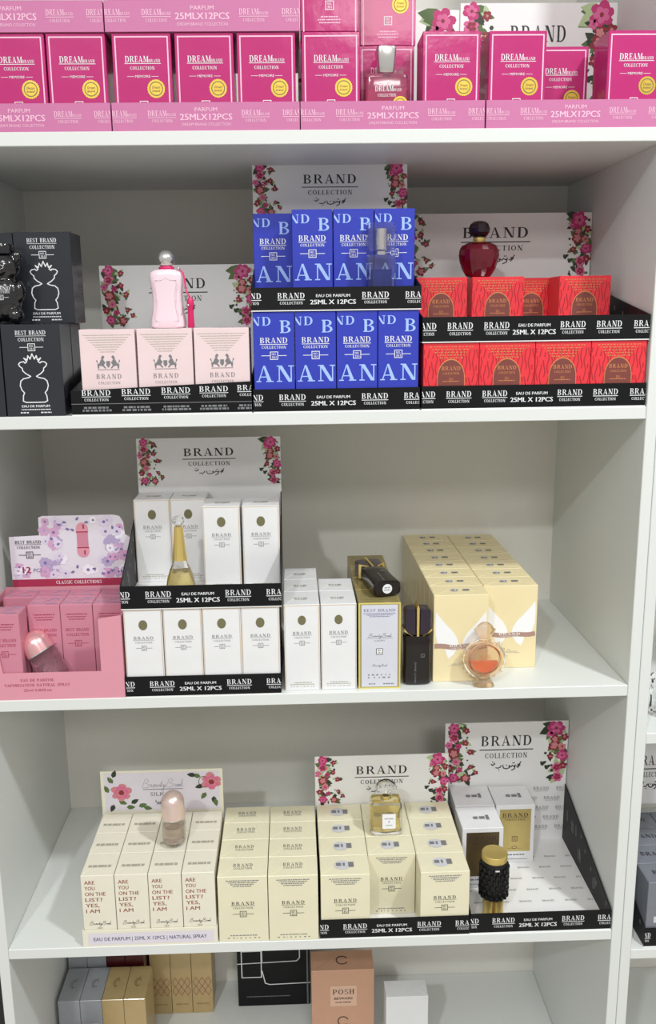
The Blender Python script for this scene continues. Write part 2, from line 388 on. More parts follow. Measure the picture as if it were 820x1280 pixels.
def floral_brand(g, w, h, O, U, V, seed=1, left=True, right=True, wide=False):
    """pink roses in the upper right, sprays down both sides; coordinates in fractions of a 152 x 77 card"""
    rn = random.Random(seed); ky = h; s = h / 77; kk = min(1.0, 152 * s / w)
    def X(x): return x * kk * w if x < .5 else w - (1 - x) * kk * w
    L = [(.07, .93, 9, 0), (.07, .78, 8, 1), (.17, .88, 5, 2), (.165, .69, 5, 2), (.205, .55, 5, 2), (.07, .53, 9, 2), (.09, .40, 7, 3), (.07, .15, 8, 0), (.17, .14, 7, 2), (.21, .31, 4, 2), (.25, .22, 4, 2), (.03, .66, 6, 1), (.11, .64, 5, 0), (.04, .30, 6, 2), (.12, .27, 5, 0)]
    Rr = [(.90, .92, 13, 0), (.89, .62, 9, 2), (.895, .72, 7, 2), (.985, .46, 9, 0), (.92, .27, 8, 1), (.925, .12, 8, 1), (.97, .75, 6, 2), (.955, .60, 6, 3), (.85, .80, 5, 1), (.97, .30, 6, 2), (.86, .45, 5, 2)]
    N = Vector(U).cross(Vector(V))
    cols = [(m_pk1, m_pk3), (m_pk2, m_pk1), (m_pk3, m_pk4), (m_pk4, m_pk3)]
    pts = (L if left else []) + (Rr if right else [])
    for (x, y, r, c) in pts:
        for k in range(5 if r > 6 else 3):
            a_ = rn.uniform(0, 6.28); L_ = s * r * rn.uniform(1.1, 1.7); lx = min(max(X(x), .015 * w), .985 * w)
            if lx + L_ * math.cos(a_) < 0 or lx + L_ * math.cos(a_) > w: a_ = math.pi - a_
            if y * ky + L_ * math.sin(a_) > h or y * ky + L_ * math.sin(a_) < 0: a_ = -a_
            leaf(g, lx, y * ky, a_, L_, rn.choice([m_gr1, m_gr2, m_gr3]), Vector(O) + N * .00002, U, V)
    for (x, y, r, c) in pts:
        rr = s * r * .82; cx = min(max(X(x), rr * .8), w - rr * .8); cy = min(max(y * ky, rr * .8), h - rr * .8)
        flower(g, cx, cy, rr, cols[c][0], cols[c][1], O, U, V, rn, 5 if r < 7 else 6, lay=0.0001)
        if r > 6: flower(g, cx, cy, rr * .62, cols[(c + 1) % 3][0] if c != 2 else m_pk4, cols[c][1], O, U, V, rn, 5, lay=0.0002)
    for k in range(44):
        side = k % 2
        if (side and not right) or (not side and not left): continue
        x = rn.uniform(.03, .20) if not side else rn.uniform(.82, .98)
        g.flat([disc(X(x), rn.uniform(.05, .95) * h, s * rn.uniform(.8, 1.8), n=6)], Vector(O) + N * .00004, U, V, rn.choice([m_gr2, m_gr2, m_gr1]))
    if right:
        for k in range(5): leaf(g, X(.79 + .018 * k), h * (.33 - .03 * k), .5 + (k % 2) * 1.6, s * 7, m_gr2, Vector(O) + N * .00004, U, V)
def floral_rose(g, w, h, O, U, V, side):
    rn = random.Random(4); N = Vector(U).cross(Vector(V)); s = w / 150
    for x, y, a in ((.10, .72, 2.2), (.10, .85, 1.2), (.14, .30, -.4), (.24, .24, .5), (.10, .22, -2), (.06, .5, 2), (.20, .15, 0), (.30, .16, .3), (.34, .14, -.2), (.82, .82, 2.8), (.78, .86, 3.0), (.86, .45, -2.2), (.92, .36, -1.5), (.84, .62, 3.4), (.93, .3, -1.4)):
        if (x > .5) != bool(side): continue
        leaf(g, x * w, y * h, a, s * 11, rn.choice([m_gr1, m_gr2]), Vector(O) + N * .00003, U, V)
    for x, y, r in ((.165, .50, 13), (.94, .70, 13)):
        if (x > .5) != bool(side): continue
        for q, m in ((1, m_pk4), (.75, m_pk2), (.5, m_pk4), (.3, m_pk3)):
            flower(g, min(x * w, w * .99 - r * s * .95), y * h, r * s * q, m, m_pk3, O, U, V, rn, 6, lay=.00008 + (1 - q) * .0003)
    if side: g.flat(ring(.84 * w, .70 * h, 6 * s, 8 * s, .7 * s, .7 * s, 0, 360, 10), Vector(O) + N * .0001, U, V, m_gr2)

# ---------------------------------------------------------------- display trays
CT = 0.0012
def brand_mark(cx, cy, h, wd):
    """BRAND over COLLECTION with the rule between; cy is the middle"""
    return fit(serif('BRAND', .16), cx, cy + h * .06, h * .44, wd) + [rect(cx - wd * .5, cy - h * .07, cx + wd * .5, cy - h * .02)] + fit(serif('COLLECTION', .16), cx, cy - h * .40, h * .22, wd * .84)
def tray(label, x0, x1, y0, dp, z, hf, hb=None, header=None, style='black', pattern='std', hf2=None, name='display_tray', seed=1, cat='display tray', lip=False, group=None, sidein=None):
    """open cardboard tray: floor, four walls, printed front, tall printed card at the back"""
    wd = x1 - x0; r = thing(name, label, cat, ((x0 + x1) / 2, y0 + dp / 2, z), group=group)
    a, b, c, d = -wd / 2, wd / 2, -dp / 2, dp / 2
    mo = {'black': m_black, 'pink': m_pink, 'ivory': m_ivorycard}[style]
    mf = {'black': m_card, 'pink': m_pink, 'ivory': m_ivorycard}[style]
    hf2 = hf2 or hf; hb = hb or hf
    g = G(); g.box(a, b, c, d, 0, CT, mf); g.build('tray_floor', r)
    g = G(); g.prism([(a, c, CT), (b, c, CT), (b, c, hf2), (a, c, hf)], (0, CT, 0), mo); fw = g.build('front_wall', r)
    for xx, hh in ((a, hf), (b - CT, hf2)):
        g = G(); g.prism([(xx, c + CT, CT), (xx, d, CT), (xx, d, hb), (xx, c + CT, hh)], (CT, 0, 0), m_blackin if style == 'black' else mo); sw = g.build('side_wall', r)
        if style == 'black' and hb > hf + .02:
            gl = G(); rn = random.Random(3)
            for k in range(14):      # print running along the sloping wall, both faces
                yy = rn.uniform(c + .012, d - .02); lim = hf + (hb - hf) * (yy - c) / dp - .008
                zz = rn.uniform(.012, max(lim, .014))
                for s_, xo in ((1, xx - .0001), (-1, xx + CT + .0001)):
                    gl.flat([rect(0, 0, .0022, .016 if zz + .016 < lim else .006)], (xo, yy, zz), (0, 1, 0), (0, .12, 1), m_inkg)
            gl.build('wall_print', sw)
    hw = hb
    g = G(); g.box(a + CT, b - CT, d - CT, d, CT, hw, mf); bw = g.build('back_wall', r)
    O, U, V = (a, c - 0.0002, 0), (1, 0, 0), (0, 0, 1)
    g = G(); h = (hf + hf2) / 2
    if pattern in ('std', 'wide', 'short', 'rose'):
        mk = {'std': [-.02, .235, 'e', .73, .985], 'wide': [.005, .165, .325, 'e', .66, .82, .985], 'short': [.0, .24, 'e', .74, .98], 'rose': [.14, .36, .58, .79, 1.0]}[pattern]
        ep = .48 if pattern != 'wide' else .49
        mw = .160 * wd if pattern != 'wide' else .112 * wd
        mm = m_inkw
        for q in mk:
            if q == 'e':
                P = fit(sans('EAU DE PARFUM', .02), ep * wd, h * .58, h * .12, .20 * wd if pattern != 'wide' else .14 * wd) + fit(sans('25ML X 12PCS', .035), ep * wd, h * .28, h * .19, .27 * wd if pattern != 'wide' else .19 * wd)
                g.flat(P, O, U, V, mm)
            else:
                hh = h if pattern != 'rose' else h * .8
                P = clipx(brand_mark(q * wd, hh * .5 if pattern != 'rose' else (.66 + .12 * q) * h, hh * .54, mw), .0005, wd - .0005)
                g.flat(P, O, U, V, mm)
                if pattern == 'rose': g.flat(clipx(dashes(q * wd, h * .14, mw, h * .07, int(q * 100)) + dashes(q * wd, h * .24, mw * .9, h * .07, int(q * 77)), .0005, wd - .0005), O, U, V, m_inkd)
        if pattern == 'rose': g.flat([rect(0, h * .40, wd, h * .42)], O, U, V, m_inkg)
    elif pattern == 'dream':
        for q in (.03, .24, .74, .96):
            P = fit(serif('DREAM', .1), q * wd, h * .52, h * .20, wd * .10) + fit(serif('BRAND', .1), q * wd + wd * .075, h * .52, h * .10, wd * .05) + [rect(q * wd - wd * .05, h * .46, q * wd + wd * .10, h * .48)] + fit(serif('COLLECTION', .1), q * wd + wd * .025, h * .30, h * .11, wd * .11)
            g.flat(clipx(P, .0005, wd - .0005), O, U, V, m_inkp)
        P = fit(sans('PARFUM', .01), .5 * wd, h * .68, h * .14, wd * .12) + fit(sans('25MLX12PCS', .025), .5 * wd, h * .38, h * .22, wd * .28) + fit(sans('DREAM BRAND COLLECTION'), .5 * wd, h * .18, h * .10, wd * .26)
        g.flat(P, O, U, V, m_inkp)
    elif pattern == 'ivory':
        g.flat([rect(wd * .04, h * .12, wd * .97, h * .82)], O, U, V, m_lilac)
        P = fit(sans('EAU DE PARFUM | 25ML X 12PCS | NATURAL SPRAY', .01), .5 * wd, h * .36, h * .22, wd * .84)
        g.flat(P, (a, c - .0003, 0), U, V, m_inkbl)
    if g.f: g.build('lettering', fw)
    if header:
        hz0, hz1 = header['z0'] - z, header['z1'] - z
        ha, hbx = header.get('x0', x0) - (x0 + x1) / 2, header.get('x1', x1) - (x0 + x1) / 2
        if hz0 < hb: hz0 = hb
        lean = header.get('lean', 0.0)
        g = G(); g.prism([(ha, d - CT, hz0), (hbx, d - CT, hz0), (hbx, d - CT + lean, hz1), (ha, d - CT + lean, hz1)], (0, CT, 0), m_card if style != 'ivory' else m_ivorycard); hc = g.build('header_card', r)
        Wh, Hh = hbx - ha, hz1 - hz0
        V2 = Vector((0, lean, Hh)).normalized(); HO = Vector((ha, d - CT - .0002, hz0)); HU = (1, 0, 0)
        g = G(); gf = G()
        if style == 'ivory':
            he = header.get('he', Hh); HO = HO + V2 * (Hh - he); Hh = he
            g.flat([rect(Wh * .03, Hh * .06, Wh * .97, Hh * .95)], HO, HU, V2, m_lilac)
            floral_rose(gf, Wh, Hh, HO + Vector((0, -.0002, 0)), HU, V2, 0); g2 = G(); floral_rose(g2, Wh, Hh, HO + Vector((0, -.0002, 0)), HU, V2, 1); g2.build('floral_print', hc)
            H2 = HO + Vector((0, -.0002, 0))
            g.flat(script(Wh * .50, Hh * .58, Wh * .34, Hh * .22, .028), H2, HU, V2, m_inkg)
            g.flat([rect(Wh * .34, Hh * .55, Wh * .67, Hh * .565)], H2, HU, V2, m_inkg)
            g.flat(fit(sans('SILK'), Wh * .46, Hh * .40, Hh * .09, Wh * .12), H2, HU, V2, m_inkg)
            g.flat(arabic(Wh * .47, Hh * .18, Wh * .06, Hh * .12), H2, HU, V2, m_inkk)
        else:
            he = header.get('he', Hh); HO = HO + V2 * (Hh - he); Hh = he
            floral_brand(gf, Wh, Hh, HO, HU, V2, seed, right=False)
            g2 = G(); floral_brand(g2, Wh, Hh, HO, HU, V2, seed + 50, left=False); g2.build('floral_print', hc)
            u = Wh * header.get('tw', .36) / .36
            g.flat(fit(serif('BRAND', .2), Wh * .5, Hh * .635, Hh * .155, u * .36), HO, HU, V2, m_inkk)
            g.flat([rect(Wh * .5 - u * .19, Hh * .565, Wh * .5 + u * .19, Hh * .58)], HO, HU, V2, m_inkk)
            g.flat(fit(serif('COLLECTION', .2), Wh * .5, Hh * .44, Hh * .08, u * .30), HO, HU, V2, m_inkk)
            g.flat(arabic(Wh * .5, Hh * .24, u * .21, Hh * .14), HO, HU, V2, m_inkk)
        g.build('lettering', hc); gf.build('floral_print', hc)
        if header.get('inside'):
            g = G()
            for i in range(5):
                for k in range(6):
                    P = clipx(brand_mark((.04 + .19 * k + (.09 if i % 2 else 0)) * wd, hb - .008 - .0165 * i, .009, .025), .002, wd - .002)
                    g.flat(P, (a, d - CT - .0002, 0), (1, 0, 0), (0, 0, 1), m_inkg)
            g.build('lettering', bw)
            g = G()
            for i in range(6):
                for k in range(6):
                    P = clipx(fit(sans('BRAND'), (.06 + .17 * k + (.08 if i % 2 else 0)) * wd, 0, .0035, .017), .003, wd - .003)
                    g.flat(P, (a, c + .03 + .023 * i, CT + .0002), (1, 0, 0), (0, 1, 0), m_inkd)
            g.build('floor_print', r)
    return r

# ---------------------------------------------------------------- perfume cartons
def no_box(cx, cy, s, g, O, U, V, m, bars=True):
    g.flat(stroke([(cx - s / 2, cy - s / 2), (cx + s / 2, cy - s / 2), (cx + s / 2, cy + s / 2), (cx - s / 2, cy + s / 2)], s * .09, True), O, U, V, m)
    g.flat(fit(sans('NO.', .02), cx, cy + s * .06, s * .28, s * .6) + fit(sans('351', .02), cx, cy - s * .36, s * .30, s * .6), O, U, V, m)
    if bars: g.flat([rect(cx - s * 1.7, cy - s * .04, cx - s * .55, cy + s * .04), rect(cx + s * .55, cy - s * .04, cx + s * 1.7, cy + s * .04)], O, U, V, m)
BEAR = [(.30, .03), (.70, .03), (.76, .06), (.75, .18), (.72, .24), (.77, .30), (.80, .40), (.78, .50), (.72, .55), (.62, .57), (.56, .60), (.66, .66), (.72, .72), (.73, .78), (.78, .82), (.80, .87), (.76, .91), (.69, .92), (.66, .89), (.62, .92)]
def bear_outline(cx, cy, wd, h):
    half = [(x, y) for x, y in BEAR]
    left = [(1 - x, y) for x, y in reversed(BEAR)]
    crown = [(.62, .92), (.68, 1.0), (.61, .955), (.59, 1.05), (.545, .975), (.5, 1.09), (.455, .975), (.41, 1.05), (.39, .955), (.32, 1.0), (.38, .92)]
    P = half[:-1] + crown + left[1:]
    return stroke([(cx + (x - .5) * wd, cy + y * h) for x, y in P], h * .022, True)
def carton(style, wd, dp, h, label, loc, rz=0.0, group=None, name='perfume_carton', cat='box'):
    body_m = {'dream': m_magenta, 'bear': m_char, 'rose': m_rose, 'blue': m_blue, 'red': m_red, 'white': m_whitebox, 'pinkb': m_pinkbox, 'lilac': m_goldbox, 'wing': m_cream,
              'list': m_ivory, 'cream': m_palegold, 'creamtop': m_palegold, 'window': m_whitebox, 'grey': m_gunmetal, 'windark': m_whitebox}[style]
    r = thing(name, label, cat, loc, rz, group)
    a, c = -wd / 2, -dp / 2
    g = G(); g.box(a, -a, c, -c, 0, h, body_m); body = g.build('carton_body', r, bevel=0.0005)
    O, U, V = Vector((a, c - .00015, 0)), Vector((1, 0, 0)), Vector((0, 0, 1)); N = Vector((0, -.0001, 0))
    TO, TU, TV = Vector((a, c, h + .00015)), Vector((1, 0, 0)), Vector((0, 1, 0))
    # folded film ends on the top face
    g = G(); e = .0012
    fold_m = body_m
    g.prism([(a + e, c + e, h), (a + e, -c - e, h), (a + wd * .30, 0, h)], (0, 0, .0003), fold_m)
    g.build('wrap_fold', body)
    g = G(); g.prism([(-a - e, -c - e, h), (-a - e, c + e, h), (-a - wd * .30, 0, h)], (0, 0, .0003), fold_m)
    g.build('wrap_fold', body)
    L = G(); E = G(); LT = G(); F = G(); F2 = G(); ename = 'emblem'
    x = wd / 2
    if style == 'dream':
        s = wd * .055
        E.flat(stroke([(s, -.0), (s, h - s * 1.2), (wd - s, h - s * 1.2), (wd - s, 0)], wd * .022), O, U, V, m_inkp); ename = 'border_frame'
        P = fit(serif('DREAM', .1), x * .82, h * .70, h * .065, wd * .40) + fit(serif('BRAND', .1), x * 1.42, h * .70, h * .032, wd * .20) + [rect(wd * .2, h * .685, wd * .82, h * .691)] + fit(serif('COLLECTION', .14), x, h * .625, h * .034, wd * .42)
        P += fit(sans('MEMOIRE'), x, h * .545, h * .026, wd * .26) + [rect(wd * .23, h * .555, wd * .35, h * .559), rect(wd * .65, h * .555, wd * .77, h * .559)]
        L.flat(P, O, U, V, m_inkw); no_box(x, h * .26, h * .085, F, O, U, V, m_inkw, False)
        F.flat(dashes(x, h * .14, wd * .3, h * .012, 2) + dashes(x, h * .11, wd * .4, h * .012, 3) + dashes(x, h * .08, wd * .36, h * .012, 4), O, U, V, m_inkp)
        st = G(); cx, cy, q = wd * .72, h * .43, wd * .155
        st.flat([[(cx + q * (1 if k % 2 else .93) * math.cos(math.pi * k / 24), cy + q * (1 if k % 2 else .93) * math.sin(math.pi * k / 24)) for k in range(48)]], O + N, U, V, m_gold)
        st.flat(ring(cx, cy, q * .76, q * .76, q * .10, q * .10, 0, 360, 20), O + N * 2, U, V, m_olive)
        st.flat(fit(sans('Dream', .02, .3), cx, cy + q * .02, q * .28, q * .9) + fit(sans('brand', .03, .3), cx, cy - q * .32, q * .24, q * .9), O + N * 2, U, V, m_olive)
        st.build('seal_sticker', body)
    elif style == 'bear':
        P = fit(serif('BEST BRAND', .08), x, h * .89, h * .045, wd * .52) + [rect(wd * .24, h * .875, wd * .76, h * .879)] + fit(serif('COLLECTION', .1), x, h * .82, h * .038, wd * .44)
        L.flat(P, O, U, V, m_inkw); no_box(x, h * .755, h * .075, L, O, U, V, m_inkw)
        F.flat(fit(sans('EAU DE PARFUM', .03), x, h * .10, h * .026, wd * .48) + dashes(x, h * .07, wd * .5, h * .010, 3) + dashes(x - wd * .2, h * .035, wd * .14, h * .013, 5) + dashes(x + wd * .17, h * .035, wd * .18, h * .013, 6), O, U, V, m_inkw)
        E.flat(bear_outline(x, h * .14, wd * .80, h * .50), O, U, V, m_inkw)
    elif style == 'rose':
        for k in range(8): F.flat(dashes(x, h * (.93 - .028 * k), wd * (.86 - .085 * k), h * .008, k), O, U, V, m_inkf)
        L.flat(fit(serif('BRAND', .3), x, h * .42, h * .055, wd * .46) + fit(serif('COLLECTION', .3), x, h * .355, h * .032, wd * .40), O, U, V, m_inkg)
        for sgn in (-1, 1):           # two rearing horses holding a shield
            def q(px, py): return (x + sgn * px * wd, h * (.54 + py * .72))
            E.flat([[q(.05, .10), q(.10, .16), q(.13, .15), q(.16, .09), q(.20, .07), q(.19, .0), q(.17, .0), q(.16, .05), q(.10, .04), q(.06, .0), q(.04, .01), q(.08, .06)]] , O, U, V, m_inkg)
            E.flat([[q(.09, .15), q(.06, .20), q(.10, .22), q(.13, .17)], [q(.18, .07), q(.22, .13), q(.20, .15)]], O, U, V, m_inkg)
        E.flat([[(x - wd * .035, h * .63), (x - wd * .035, h * .58), (x, h * .55), (x + wd * .035, h * .58), (x + wd * .035, h * .63)], rect(x - wd * .2, h * .525, x + wd * .2, h * .532)], O, U, V, m_inkg)
    elif style == 'blue':
        def big(s, cx, cy, hh, ww, lo=0.02, hi=.98): L.flat(clipx(fit(serif(s, .2), cx * wd, cy * h, hh * h, ww * wd), lo * wd, hi * wd), O, U, V, m_inkb)
        big('ND', .20, .865, .085, .50); big('B', .80, .79, .125, .30); big('AN', .52, .30, .165, .92)
        L.flat(fit(serif('BRAND', .12), x, h * .69, h * .055, wd * .68) + [rect(wd * .16, h * .675, wd * .84, h * .681)] + fit(serif('COLLECTION', .1), x, h * .635, h * .028, wd * .60), O, U, V, m_inkw)
        no_box(x, h * .565, h * .075, L, O, U, V, m_inkw)
    elif style == 'red':
        rn = random.Random(int(wd * 1e5))
        for k in range(15):
            u = wd * (.03 + .067 * k); pts = [(u + math.sin(j * 1.3 + k * 1.7) * wd * .018, h * (.03 + .062 * j)) for j in range(15)]
            E.flat([p for j, p in enumerate(stroke(pts, wd * .018)) if rn.random() < .8], O, U, V, m_inkr)
        ename = 'stripe_print'
        for k in range(5): F.flat(dashes(x, h * (.935 - .042 * k), wd * (.78 - .09 * k), h * .016, k, .6), O + N, U, V, m_goldink)
        arch = [(x - wd * .25, 0)] + [(x + wd * .25 * math.cos(math.radians(a_)), h * .48 + h * .28 * math.sin(math.radians(a_))) for a_ in range(180, -1, -15)] + [(x + wd * .25, 0)]
        L.flat([arch], O + N, U, V, m_goldink)
        L.flat([[(x + (px - x) * .955, py * .978) for px, py in arch]], O + N * 2, U, V, m_brown)
        L.flat(fit(serif('BRAND', .14), x, h * .585, h * .06, wd * .34) + fit(serif('COLLECTION', .1), x, h * .52, h * .035, wd * .30) + dashes(x, h * .41, wd * .3, h * .012, 3) + fit(sans('351'), x, h * .43, h * .04, wd * .07), O + N * 3, U, V, m_goldink)
    elif style == 'white':
        E.flat([disc(x, h * .82, wd * .115, wd * .14, 20)], O, U, V, m_olive)
        L.flat(fit(serif('BRAND', .2), x, h * .655, h * .034, wd * .52) + [rect(wd * .22, h * .645, wd * .78, h * .648)] + fit(serif('COLLECTION', .16), x, h * .61, h * .02, wd * .44), O, U, V, m_inkg)
        no_box(x, h * .555, h * .052, L, O, U, V, m_inkg)
        F.flat(dashes(x, h * .085, wd * .5, h * .010, 1) + dashes(x, h * .065, wd * .7, h * .009, 2) + dashes(x, h * .04, wd * .66, h * .009, 3, .9), O, U, V, m_inkf)
        L.flat(stroke([(0.0012, .001), (0.0012, h - .0012), (wd - .0012, h - .0012), (wd - .0012, .001)], .0007), O, U, V, mat('pale_gold_line', (206, 182, 150), .5))
        LT.flat(dashes(wd * .5, dp * .45, wd * .42, dp * .05, 9) + dashes(wd * .5, dp * .36, wd * .34, dp * .04, 8), TO + Vector((0, 0, .0004)), TU, TV, m_inkf)
    elif style == 'pinkb':
        F.flat(dashes(x, h * .88, wd * .66, h * .012, 1) + dashes(x, h * .85, wd * .6, h * .01, 2) + dashes(x, h * .82, wd * .5, h * .01, 3), O, U, V, m_strip)
        L.flat(fit(serif('BEST BRAND', .08), x, h * .68, h * .035, wd * .74) + fit(serif('COLLECTION', .1), x, h * .62, h * .035, wd * .70), O, U, V, m_strip); no_box(x, h * .53, h * .07, L, O, U, V, m_strip)
        rn = random.Random(5)
        for k in range(16):
            cx, cy = rn.uniform(.1, .9) * wd, rn.uniform(.1, .9) * dp
            E.flat(stroke([(cx - wd * .1, cy - dp * .05), (cx, cy + dp * .06), (cx + wd * .1, cy - dp * .02)], .0008), TO + Vector((0, 0, .0004)), TU, TV, m_lil2)
        ename = 'top_print'
    elif style == 'lilac':
        e1 = wd * .07
        E.flat([rect(e1, e1 * .7, wd - e1, h - e1 * .7)], O, U, V, m_lilbox); ename = 'front_panel'
        for k in range(7): LT.flat(stroke([(wd * (.05 + .13 * j), dp * (.13 * k + .07 + (.05 if j % 2 else 0))) for j in range(8)], .0007), TO + Vector((0, 0, .0004)), TU, TV, m_olive)
        E.flat(stroke([(.0008, .0008), (.0008, h - .0008), (wd - .0008, h - .0008), (wd - .0008, .0008)], .0016, True), O, U, V, m_goldedge)
        L.flat(fit(serif('BEST BRAND', .08), x, h * .90, h * .030, wd * .76), O + N, U, V, m_lil3)
        for k in range(3): F.flat(dashes(x, h * (.875 - .018 * k), wd * (.76 - .14 * k), h * .008, k), O + N, U, V, m_lil3)
        L.flat(script(x, h * .60, wd * .56, h * .05, .07) + [rect(wd * .18, h * .59, wd * .82, h * .593)] + fit(sans('LUXURY'), x, h * .555, h * .018, wd * .26), O + N, U, V, m_inkg)
        s = h * .075; L.flat([rect(x - s / 2, h * .40, x + s / 2, h * .40 + s)], O + N, U, V, m_wing); no_box(x, h * .40 + s / 2, s * .9, L, O + N * 2, U, V, m_inkk, False)
        L.flat(script(x, h * .26, wd * .36, h * .03, .09) + dashes(x, h * .155, wd * .55, h * .014, 7, 1.2) + dashes(x, h * .125, wd * .55, h * .014, 8, 1.2) + dashes(x - wd * .18, h * .05, wd * .16, h * .012, 9) + dashes(x + wd * .22, h * .05, wd * .26, h * .012, 10), O + N, U, V, m_inkg)
    elif style == 'wing':
        for sgn in (-1, 1):
            def q(px, py): return (x + sgn * px * wd, h * py)
            E.flat([[q(.02, .40), q(.06, .50), q(.14, .58), q(.25, .65), q(.36, .73), q(.46, .81), q(.47, .67), q(.46, .54), q(.42, .45), q(.36, .41)], [q(.05, .40), q(.12, .32), q(.22, .27), q(.26, .33), q(.28, .40)]], O, U, V, m_wing)
        bandp = [(x + wd * (.45 * k / 6), h * (.405 + .012 * abs(k / 6) ** 2 + .006 * math.sin(k))) for k in range(-6, 7)]
        L.flat(stroke(bandp, h * .055), O + N, U, V, m_ribbon)
        L.flat(fit(serif('BRAND', .14), x, h * .405, h * .028, wd * .40) + fit(serif('COLLECTION', .1), x, h * .38, h * .016, wd * .34), O + N * 2, U, V, m_wing)
        F.flat(dashes(x, h * .20, wd * .3, h * .008, 1) + dashes(x, h * .185, wd * .4, h * .006, 2) + dashes(x, h * .22, wd * .06, h * .01, 3), O, U, V, m_inkf)
        LT.flat([disc(wd * .42, dp * .5, wd * .07, dp * .16, 12)], TO + Vector((0, 0, .0004)), TU, TV, m_stick)
        LT.flat(dashes(wd * .42, dp * .42, wd * .12, dp * .12, 4) + dashes(wd * .64, dp * .42, wd * .14, dp * .14, 5), TO + Vector((0, 0, .0006)), TU, TV, m_inkg)
    elif style == 'list':
        for k, s in enumerate(('ARE', 'YOU', 'ON THE', 'LIST?', 'YES,', 'I AM')):
            L.flat(fit(sans(s, .02), wd * .10, h * (.875 - .082 * k), h * .052, wd * (.105 * len(s)), 'l'), O, U, V, m_inkrd)
        L.flat(script(x, h * .285, wd * .66, h * .06, .06) + fit(sans('SILK'), x, h * .235, h * .018, wd * .16), O, U, V, m_inkk)
        no_box(x, h * .14, h * .08, L, O, U, V, m_inkg, False)
        LT.flat(dashes(x, dp * .36, wd * .7, dp * .10, 3, .12), TO + Vector((0, 0, .0004)), TU, TV, m_inkf)
    elif style in ('cream', 'creamtop'):
        for k in range(4): F.flat(dashes(x, h * (.93 - .028 * k), wd * (.66 - .09 * k), h * .014, k), O, U, V, m_inkg)
        L.flat(fit(serif('BRAND', .3), x, h * .565, h * .05, wd * .46) + [rect(wd * .26, h * .55, wd * .74, h * .555)] + fit(serif('COLLECTION', .2), x, h * .505, h * .026, wd * .40), O, U, V, m_inkk)
        no_box(x, h * .425, h * .085, L, O, U, V, m_inkk)
        F2.flat(dashes(x, h * .085, wd * .55, h * .014, 5) + dashes(x, h * .045, wd * .66, h * .014, 6, 1.2), O, U, V, m_inkg)
        if style == 'cream':
            LT.flat(fit(serif('BRAND', .3), x, dp * .50, dp * .16, wd * .40) + fit(serif('COLLECTION', .2), x, dp * .36, dp * .10, wd * .38), TO + Vector((0, 0, .0004)), TU, TV, m_inkg)
        else:
            LT.flat([disc(wd * .46, dp * .5, wd * .17, dp * .24, 16)], TO + Vector((0, 0, .0004)), TU, TV, m_stick)
            LT.flat(dashes(wd * .42, dp * .44, wd * .18, dp * .16, 4) + [rect(wd * .58, dp * .38, wd * .69, dp * .64)], TO + Vector((0, 0, .0006)), TU, TV, m_inkg)
    elif style in ('window', 'windark'):
        E.flat([rect(wd * .10, h * .20, wd * .90, h * .93)], O, U, V, m_goldpanel if style == 'window' else m_bronze); ename = 'front_panel'
        L.flat(fit(serif('BRAND', .2), x, h * .80, h * .065, wd * .66) + [rect(wd * .16, h * .785, wd * .84, h * .79)] + fit(serif('COLLECTION', .16), x, h * .735, h * .034, wd * .52), O + N, U, V, m_inkbr)
        no_box(x, h * .42, h * .08, L, O + N, U, V, m_inkbr, False)
        L.flat(ring(x, h * .27, wd * .07, h * .025, wd * .012, h * .008, 0, 360, 12) + [rect(wd * .3, h * .25, wd * .7, h * .254)], O + N, U, V, m_inkbr)
        F.flat(dashes(x, h * .13, wd * .55, h * .022, 2) + dashes(x, h * .06, wd * .7, h * .012, 3), O, U, V, m_inkg)
        LT.flat(dashes(wd * .5, dp * .42, wd * .3, dp * .12, 4) + [rect(wd * .66, dp * .38, wd * .74, dp * .6)], TO + Vector((0, 0, .0004)), TU, TV, m_inkg)
    elif style == 'grey':
        LT.flat(fit(serif('BRAND', .2), x, dp * .42, dp * .2, wd * .6), TO + Vector((0, 0, .0004)), TU, TV, m_inkk)
        E.flat([rect(wd * .15, h * .36, wd * .85, h * .46)], O, U, V, m_stick); ename = 'label_strip'
    if L.f: L.build('lettering', body)
    if F.f: F.build('fine_print', body)
    if F2.f: F2.build('fine_print', body)
    if LT.f: LT.build('top_lettering', body)
    if E.f: E.build(ename, body)
    return r
JIT = random.Random(11)
def jit(a=0.8): return math.radians(JIT.uniform(-a, a))
# ---------------------------------------------------------------- placing cartons
PROTO = {}
def put(style, x0, x1, y0, dp, z, h, label, group=None, a=0.6):
    wd = x1 - x0; key = (style, round(wd, 4), round(dp, 4), round(h, 4))
    loc = ((x0 + x1) / 2, y0 + dp / 2, z + 0.0001)
    if key in PROTO: return dup(PROTO[key], label, loc, jit(a), group)
    PROTO[key] = carton(style, wd, dp, h, label, loc, jit(a), group)
    return PROTO[key]

# ---- top shelf: magenta cartons in pink trays
GA = 'pink trays on the top shelf'
DW, DH, DD = 0.0622, 0.0975, 0.0410
TZ = Z1
tray('leftmost lower pink tray on the top shelf, cut off by the frame', 0.002, 0.1965, 0.002, 0.150, TZ, .029, style='pink', pattern='dream', group=GA)
tray('lower pink tray with three magenta cartons in front, second from the left', 0.198, 0.3996, 0.002, 0.150, TZ, .029, style='pink', pattern='dream', group=GA)
tray('pink tray on the top shelf holding the magenta bottle with the silver cap', 0.4008, 0.6010, 0.002, 0.150, TZ, .029, hb=.06, style='pink', pattern='dream', group=GA, header=dict(z0=1.19, z1=1.3010, he=.115), seed=3)
tray('pink tray with a dented carton and one set back in shadow', 0.6028, 0.7985, 0.002, 0.150, TZ, .029, hb=.06, style='pink', pattern='dream', group=GA, header=dict(z0=1.19, z1=1.3085, he=.122), seed=5)
GD = 'magenta cartons on the top shelf'
zb = TZ + CT
